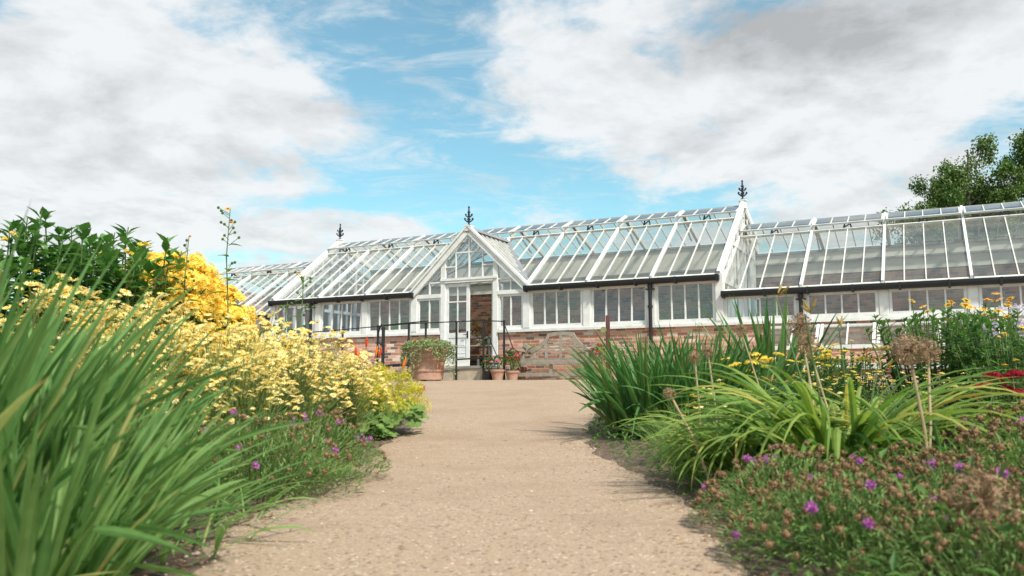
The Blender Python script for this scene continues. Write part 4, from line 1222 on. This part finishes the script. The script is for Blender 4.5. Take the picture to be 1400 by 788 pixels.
for i, (x, y, s, n, lab) in enumerate([(3.35,6.7,1.0,5,'green leafy perennial with orange yellow daisies, under the right wing windows'),
        (3.85,7.2,1.02,5,'leafy perennial with yellow daisies beside the lilac flowers'),
        (3.55,5.9,.80,2,'lower leafy perennial behind the crimson yarrow'),
        (2.9,7.6,.70,4,'leafy perennial with yellow daisies in front of the cold frame'),
        (4.4,7.4,1.05,3,'leafy perennial at the far right edge of the bed'),
        (2.75,6.75,.66,3,'leafy perennial with yellow daisies left of the taller ones, before the white frame lights'),
        (3.7,6.25,.95,3,'leafy perennial with orange yellow daisies in front of the lilac flowers'),
        (3.15,5.35,.62,0,'low leafy perennial between the lilies and crimson yarrow')]):
    t = plant('leafy_perennial', lab, 'plant', x, y, 'foliage', LB[i % 2], 'leafy perennials at the back of the right bed', i*1.9, s)
    r = random.Random(i+77)
    for k in range(n+2):
        p = Vector((r.uniform(-.35, .35), r.uniform(-.4, .1), r.uniform(.98, 1.13))); mb = MB(); mb.tube([(p.x*.7, p.y*.7, .5), p], .003, 4, cap=False); st = part('flower_stalk', mb, M['stem'], t)
        flower('flower_head', F['goldaisy'], st, p, r, .5, 1.25)

# filler: low leaves under the taller plants
def undergrowth():
    mb = MB(); r = random.Random(31)
    for i in range(15000):
        if r.random() < .5:
            y = r.uniform(1.6, 11); x = lerp_tab(LEFT, y)-.04-abs(r.gauss(0, 1.1))-r.uniform(0, .1)
        else:
            y = r.uniform(1.6, 12.5); x = lerp_tab(RIGHT, y)+.04+abs(r.gauss(0, 1.3))+r.uniform(0, .1)
        edge = min(1, abs(x-(lerp_tab(LEFT, y) if x < 0 else lerp_tab(RIGHT, y)))/.6)
        z = gz(x, y)+r.uniform(.0, .05+.26*edge)
        rand_leaf(mb, (x, y, z), rdir(r, -.1, .9), r.uniform(.02, .09), r.uniform(.008, .03))
    for i in range(900):
        p = B(r.uniform(.3, 13), -.04-abs(r.gauss(0, .07)), 0)
        if math.sin(p.x*5)+math.sin(p.x*13) < -.2: continue
        rand_leaf(mb, (p.x, p.y, gz(p.x, p.y)+r.uniform(0, .05)), rdir(r, 0, 1), r.uniform(.03, .09), r.uniform(.01, .03))
    o = part('undergrowth', mb, L['mid'], None); o['kind'] = 'stuff'
    mb = MB()
    for i in range(1100):
        y = 1.8+r.random()**1.5*6
        x = lerp_tab(LEFT, y)-r.gauss(.03, .1) if r.random() < .6 else lerp_tab(RIGHT, y)+r.gauss(.03, .09)
        if r.random() < .12: x = r.uniform(lerp_tab(LEFT, y), lerp_tab(RIGHT, y))
        rand_leaf(mb, (x, y, gz(x, y)+.014), rdir(r, -.05, .25), r.uniform(.008, .045), r.uniform(.003, .014))
    o = part('leaf_litter', mb, L['litter'], None); o['kind'] = 'stuff'
undergrowth()

# marker stake with a small tag
t = thing('marker_stake', 'slim red brown wooden stake with a small round tag beside the path', 'stake', (.925, 8.05, gz(.925, 8.05)-.1))
mb = MB(); mb.box(-.019, .019, -.019, .019, -.05, 1.18); part('stake_post', mb, M['post'], t, bevel=.003)
mb = MB(); mb.tube([(-.045, -.024, 1.04), (-.045, -.020, 1.04)], .030, 16)
part('tag_disc', mb, surf('tag', (.22,.24,.08), .5, .05), t)

# -------------------------------------------------------------- pots
def pot_mb(r0, r1, h, thick=.018, rim=True):
    mb = MB()
    pr = [(.001, 0), (r0, 0), (r0+(r1-r0)*.55, h*.55)]
    if rim: pr += [(r1*.98, h*.80), (r1*1.06, h*.81), (r1*1.08, h*.99), (r1*1.05, h), (r1*.95, h), (r1*.93, h*.86), (.001, h*.86)]
    else: pr += [(r1, h), (r1*.94, h), (r1*.92, h*.88), (.001, h*.88)]
    return mb.lathe(pr, n=24)
t = local_thing('terracotta_planter', 'large banded terracotta planter with trailing pale foliage by the ramp', 'planter', -.93, -2.35)
t.location.z = gz(t.location.x, t.location.y)
mb = MB(); mb.lathe([(.001, .03), (.34, .03), (.355, .20), (.375, .21), (.375, .25), (.36, .26), (.385, .44), (.405, .45), (.405, .49), (.39, .50), (.41, .64), (.45, .66), (.45, .76), (.40, .77), (.39, .70), (.001, .69)], n=40)
part('pot', mb, M['terra'], t, smooth=False)
for k in range(3):
    a = k*2.1+.5; mb = MB(); mb.box(-.04, .04, -.04, .04, 0, .03); part('pot_foot', mb, M['terra'], t, loc=(.24*math.cos(a), .24*math.sin(a), 0))
def trailing():
    mb = MB(); r = random.Random(41)
    for i in range(3600):
        a = r.uniform(0, 6.283); k = r.random()
        if k < .45: q = .5*math.sqrt(r.random()); p = Vector((q*math.cos(a), q*math.sin(a), .74+.24*r.random()*(1.1-q)))
        else:
            hang = (.42+.24*math.sin(a*3+1)+.12*math.sin(a*7))*r.random()
            q = .50+.09*r.random()+.03*math.sin(a*5); p = Vector((q*math.cos(a), q*math.sin(a), .82-hang))
        d = Vector((math.cos(a), math.sin(a), -.2))+rdir(r)*.8
        rand_leaf(mb, p, d, r.uniform(.035, .07), r.uniform(.028, .05))
    return mb.mesh('trailing leaves', L['vari'])
link('trailing_foliage', trailing(), t)
r = random.Random(43)
for i in range(7): flower('flower', F['orange'], t, (r.uniform(-.25, .3), r.uniform(-.3, .1), r.uniform(.88, 1.0)), r, .5, .8)

def potted(name, lab, u, v, r0, r1, h, mat, fh, fls, seed, dz=0, fr=.16, group=None, nf=9):
    t = local_thing(name, lab, 'potted plant', u, v, dz, group)
    part('pot', pot_mb(r0, r1, h, rim=mat is M['terra']), mat, t)
    mb = MB(); r = random.Random(seed)
    for i in range(170):
        d = rdir(r, -.2, 1); p = Vector((d.x*fr, d.y*fr, h+fh*.45+d.z*fh*.5))*1.0
        rand_leaf(mb, p, d+rdir(r)*.6, r.uniform(.04, .075), r.uniform(.03, .06))
    for i in range(10):
        a = r.uniform(0, 6.28); mb.tube([(0, 0, h*.8), (fr*.6*math.cos(a), fr*.6*math.sin(a), h+fh*.6)], .005, 4, cap=False)
    part('foliage', mb, L['mid'], t)
    for i in range(nf):
        d = rdir(r, .0, 1); flower('flower', F[r.choice(fls)], t, (d.x*fr*1.1, d.y*fr*1.1, h+fh*.5+d.z*fh*.55), r, .4, .9)
    return t
gp_ = 'flower pots beside the porch'
potted('potted_geranium', 'black plastic pot with dark pink flowers at the ramp end', .06, -1.30, .12, .15, .22, M['blackpot'], .28, ['pink'], 1, group=gp_)
potted('potted_geranium', 'terracotta pot with white and pink flowers beside the black pot', .36, -1.45, .11, .16, .25, M['terra'], .30, ['white', 'pink', 'white'], 2, group=gp_)
potted('potted_geranium', 'terracotta pot with red flowers against the bench leg', .66, -1.30, .11, .155, .22, M['terra'], .36, ['red', 'pink'], 3, group=gp_)
potted('potted_geranium', 'small terracotta pot of red leaves tucked behind the front pots', .52, -1.02, .10, .14, .24, M['terra'], .50, ['red'], 4, group=gp_)
potted('potted_geranium', 'terracotta pot with bright red flowers at the right of the bench by the stake', 2.72, -1.1, .14, .19, .30, M['terra'], .46, ['red'], 5, fr=.22, nf=12)
def big_leaf_plant(u, v, lab, seed, s):
    t = local_thing('large_leaf_plant', lab, 'potted plant', u, v)
    part('pot', pot_mb(.14, .19, .32), M['terra'], t)
    mb = MB(); r = random.Random(seed)
    for i in range(9):
        a = r.uniform(0, 6.28); p = Vector((.04*math.cos(a), .04*math.sin(a), .3)); e = p+Vector((math.cos(a)*.15, math.sin(a)*.15, r.uniform(.25, .5)*s))
        mb.tube([p, e], [.010, .006], 5, cap=False); broad_leaf(mb, e, (math.cos(a), math.sin(a), r.uniform(.1, .9)), r.uniform(.28, .42)*s, .14*s, False)
    part('foliage', mb, L['lime'], t)
big_leaf_plant(.42, -.45, 'large leaved plant in a pot behind the left arm of the bench', 1, 1.0)
big_leaf_plant(2.78, -.5, 'large leaved plant in a pot behind the right arm of the bench', 2, .8)

# -------------------------------------------------------------- inside
def staging(u0, u1, lab):
    t = local_thing('staging', lab, 'plant shelf', (u0+u1)/2, 3.9, .36); W = (u1-u0)/2
    for k, (y, z) in enumerate(((-.35, .42), (.0, .72), (.35, 1.0))):
        mb = MB()
        for j in range(4): mb.box(-W, W, y-.17+.088*j, y-.10+.088*j, z, z+.03)
        part('shelf', mb, M['staging'] if k == 0 else M['whitewood'], t)
        for x in (-W+.1, 0, W-.1):
            mb = MB(); mb.box(x-.03, x+.03, y-.03, y+.03, 0, z-.002); part('leg', mb, M['whitewood'], t)
staging(-5.4, -.4, 'tiered timber plant staging seen through the open porch door')
staging(.2, 3.2, 'tiered plant staging behind the right middle windows')
k = 0
for (u, tier, fl, lab) in [(-3.55,2,['red'],'potted red geranium on the top shelf, left in the doorway'),(-2.85,2,['red'],'potted red geranium on the top shelf, right in the doorway'),
        (-3.1,1,['red','pink'],'potted geranium on the middle shelf inside the door'),(-2.5,1,['red'],'potted geranium on the middle shelf just right of the doorway'),
        (-2.75,0,['white'],'potted plant on the lowest shelf inside the door'),(-4.1,2,['pink'],'potted pink geranium behind the closed door leaf'),
        (.5,2,['red'],'potted plant on the staging behind the second right window'),(1.3,1,['pink'],'potted plant behind the second right window, right one'),(2.5,2,['red'],'potted plant on the staging behind the third right window'),
        (-2.3,2,['red'],'potted red geranium on the top shelf at the right jamb of the doorway')]:
    z = .36+(.45, .75, 1.03)[tier]; k += 1
    potted('potted_geranium', lab, u, 3.9+(-.35, 0, .35)[tier], .09, .12, .18, M['terra'], .36, fl, 50+k, z, .18, 'geraniums on the inside shelves')
for i, (u, v, h, lab) in enumerate([(1.25,.75,1.2,'leafy plant inside the first window right of the porch'),(3.3,.9,1.15,'leafy plant inside the second window right of the porch'),
        (-4.0,.8,1.25,'dark leafy plant inside the second window left of the porch'),(6.3,.8,1.2,'leafy plant inside the first window of the right wing'),(9.2,.8,1.1,'leafy plant inside the third window of the right wing')]):
    t = local_thing('indoor_plant', lab, 'plant', u, v, .36)
    part('pot', pot_mb(.13, .17, .28), M['terra'], t)
    link('foliage', bush_mesh(1200+i, .34, h, 420, 'dark', .12, .05), t)

# -------------------------------------------------------------- trees behind
def tree(x, y, h, cr, seed, lab, z0=GB):
    r = random.Random(seed)
    t = thing('birch_tree', lab, 'tree', (x, y, z0), 0, 'trees behind the right wing')
    mb = MB(); tips = []
    mb.tube([(0, 0, -.2), (.1, 0, h*.35), (.0, .1, h*.7), (.1, 0, h*.97)], [.26, .2, .11, .03], 8)
    for i in range(34):
        k = r.uniform(.22, .93); a = i*2.4+r.uniform(-.3, .3); p = Vector((.05, .03, h*k)); ln = cr*(1.15-.75*abs(k-.42)/.55)*r.uniform(.75, 1.1)
        e = p+Vector((math.cos(a)*ln, math.sin(a)*ln, ln*r.uniform(.15, .6))); m = p.lerp(e, .5)+Vector((0, 0, .15*ln))
        mb.tube([p, m, e], [.07*(1.2-k), .045*(1.2-k), .012], 5, cap=False)
        for j in range(7):
            s = r.uniform(.3, 1.05); c = p.lerp(e, s)+rdir(r)*cr*.16; tips.append((c, r.uniform(.3, .62)))
            mb.tube([p.lerp(e, s*.9), c], [.02, .006], 4, cap=False)
    part('trunk', mb, M['bark'], t)
    mb = MB()
    for c, s in tips:
        for j in range(165):
            p = c+rdir(r)*s*r.random()**.45; p.z -= r.random()**2*s*.9
            d = Vector((0, 0, -.7))+rdir(r); rand_leaf(mb, p, d, r.uniform(.10, .19), r.uniform(.07, .13))
    part('crown', mb, L['tree'], t)
tree(21.2, 38, 11.2, 3.5, 5, 'birch tree rising above the right wing roof, left one')
tree(26.2, 40, 12.6, 3.4, 6, 'taller birch tree at the right frame edge behind the roof')
tree(24.2, 43, 10.6, 3.0, 8, 'birch tree between and behind the other two above the roof')

# ------------------------------------------------------------------ light, sky, camera
SUN_AZ, SUN_EL = R(145), R(50)          # from +Y towards +X: behind the camera on the right
sd = Vector((math.sin(SUN_AZ)*math.cos(SUN_EL), math.cos(SUN_AZ)*math.cos(SUN_EL), math.sin(SUN_EL)))
ld = bpy.data.lights.new('sun', 'SUN'); ld.energy = 3.1; ld.angle = R(6); ld.color = (1, .95, .87)
so = link('sun', ld, None, (0, -5, 20)); so.rotation_euler = sd.to_track_quat('Z', 'Y').to_euler()

def world():
    w = bpy.data.worlds.new('World'); S.world = w; w.use_nodes = True
    t = NT(w.node_tree); t.n.clear()
    out = t.node('ShaderNodeOutputWorld')
    sky = t.node('ShaderNodeTexSky', sky_type='NISHITA'); sky.sun_disc = False
    sky.sun_elevation = SUN_EL; sky.sun_rotation = SUN_AZ; sky.air_density = 1.0; sky.dust_density = .6; sky.ozone_density = 1.0
    bg = t.node('ShaderNodeBackground'); bg.inputs[1].default_value = .10
    tint = t.mix(1.0, sky.outputs[0], (.76, 1.10, .94, 1), 'MULTIPLY')
    t.put(bg.inputs[0], tint)
    co = t.node('ShaderNodeTexCoord').outputs['Generated']
    sp = t.node('ShaderNodeSeparateXYZ'); t.l.new(co, sp.inputs[0])
    x, y, z = sp.outputs
    az = t.m('ARCTAN2', x, y); el = t.m('ARCSINE', z)
    # flat cloud deck coordinates so that clouds shrink towards the horizon
    k = t.m('ADD', t.m('MAXIMUM', z, 0), .22)
    P = t.xyz(t.m('DIVIDE', x, k), t.m('DIVIDE', y, k), 0)
    n1 = t.noise(P, 2.1, 10, .60, .30); n2 = t.noise(P, 6.5, 8, .62, .2)
    off = t.node('ShaderNodeVectorMath', operation='ADD'); t.put(off.inputs[0], P); off.inputs[1].default_value = (.05, .10, 0)
    n1s = t.noise(off.outputs[0], 2.1, 10, .60, .30)
    cloud_shade = t.m('MULTIPLY', t.m('SUBTRACT', n1s, n1), 2.3)  # lit and shaded cloud sides painted into the colour from offset noise
    def blob(px, py, sx, sy, amp):
        a0 = math.atan((px-700)/1142); e0 = math.atan((530-py)/1142*math.cos(a0))
        dx = t.m('DIVIDE', t.m('SUBTRACT', az, a0), sx/1142); dy = t.m('DIVIDE', t.m('SUBTRACT', el, e0), sy/1142)
        r2 = t.m('ADD', t.m('MULTIPLY', dx, dx), t.m('MULTIPLY', dy, dy))
        return t.m('MULTIPLY', t.m('EXPONENT', t.m('MULTIPLY', r2, -1)), amp)
    cov = None
    for b in BLOBS:
        v = blob(*b); cov = v if cov is None else t.m('ADD', cov, v)
    # elsewhere in the sky: broken cloud
    out_view = t.sstep(t.m('ABSOLUTE', az), .75, 1.2)
    cov = t.m('ADD', cov, t.m('MULTIPLY', out_view, .45))
    f = t.m('ADD', cov, t.m('MULTIPLY', t.m('SUBTRACT', n1, .5), 2.6))
    f = t.m('ADD', f, t.m('MULTIPLY', t.m('SUBTRACT', n2, .5), 1.5))
    n3 = t.noise(t.xyz(t.m('MULTIPLY', t.m('DIVIDE', x, k), 1.2), t.m('MULTIPLY', t.m('DIVIDE', y, k), 2.6), 3.3), 3.2, 9, .66, .8)
    wisp = t.m('MULTIPLY', t.sstep(n3, .46, .74), .6)
    mask = t.m('MAXIMUM', t.sstep(f, .06, .70), wisp)
    grey = t.m('ADD', blob(1080, 25, 190, 65, .75), t.m('ADD', blob(230, 190, 160, 60, .35), blob(1230, 60, 120, 50, .45)))
    gfac = t.m('ADD', t.m('MULTIPLY', grey, t.m('ADD', n2, .45)), t.m('ADD', cloud_shade, t.m('MULTIPLY', t.sstep(n2, .40, .70), .22)), clamp=True)
    cc = t.mix(gfac, (.93, .95, .96, 1), (.50, .51, .52, 1))
    cb = t.node('ShaderNodeBackground'); cb.inputs[1].default_value = CLOUD; t.put(cb.inputs[0], cc)
    mx = t.node('ShaderNodeMixShader'); t.put(mx.inputs[0], t.m('MULTIPLY_ADD', mask, .92, .045)); t.l.new(bg.outputs[0], mx.inputs[1]); t.l.new(cb.outputs[0], mx.inputs[2])
    t.l.new(mx.outputs[0], out.inputs[0])
CLOUD = 0.515
BLOBS = [(130,120,310,150,.95), (400,150,130,75,.50), (40,290,260,90,.65), (430,330,260,45,.45),
         (1180,130,380,170,1.05), (800,90,170,90,.45), (760,190,150,50,.25), (1000,330,200,40,.2), (500,40,120,60,-.55), (600,215,130,50,-.5), (950,268,120,18,-.5), (390,165,50,22,-.5), (180,250,120,14,-.3), (700,255,120,30,-.3), (540,70,130,90,-.22), (620,200,190,60,-.35)]
world()

cd = bpy.data.cameras.new('camera'); cam = link('camera', cd, None, (0, 0, EYE), (math.pi/2+.1183, 0, 0))
cd.sensor_width = 36; cd.lens = 36*1142/1400; cd.clip_start = .05; cd.clip_end = 2000
cd.dof.use_dof = True; cd.dof.focus_distance = 19; cd.dof.aperture_fstop = 4.4
S.camera = cam
S.view_settings.view_transform = 'Standard'; S.view_settings.look = 'None'; S.view_settings.gamma = 1; S.view_settings.use_curve_mapping = False
S.view_settings.exposure = .93
S.cycles.transparent_max_bounces = 24; S.cycles.max_bounces = 8
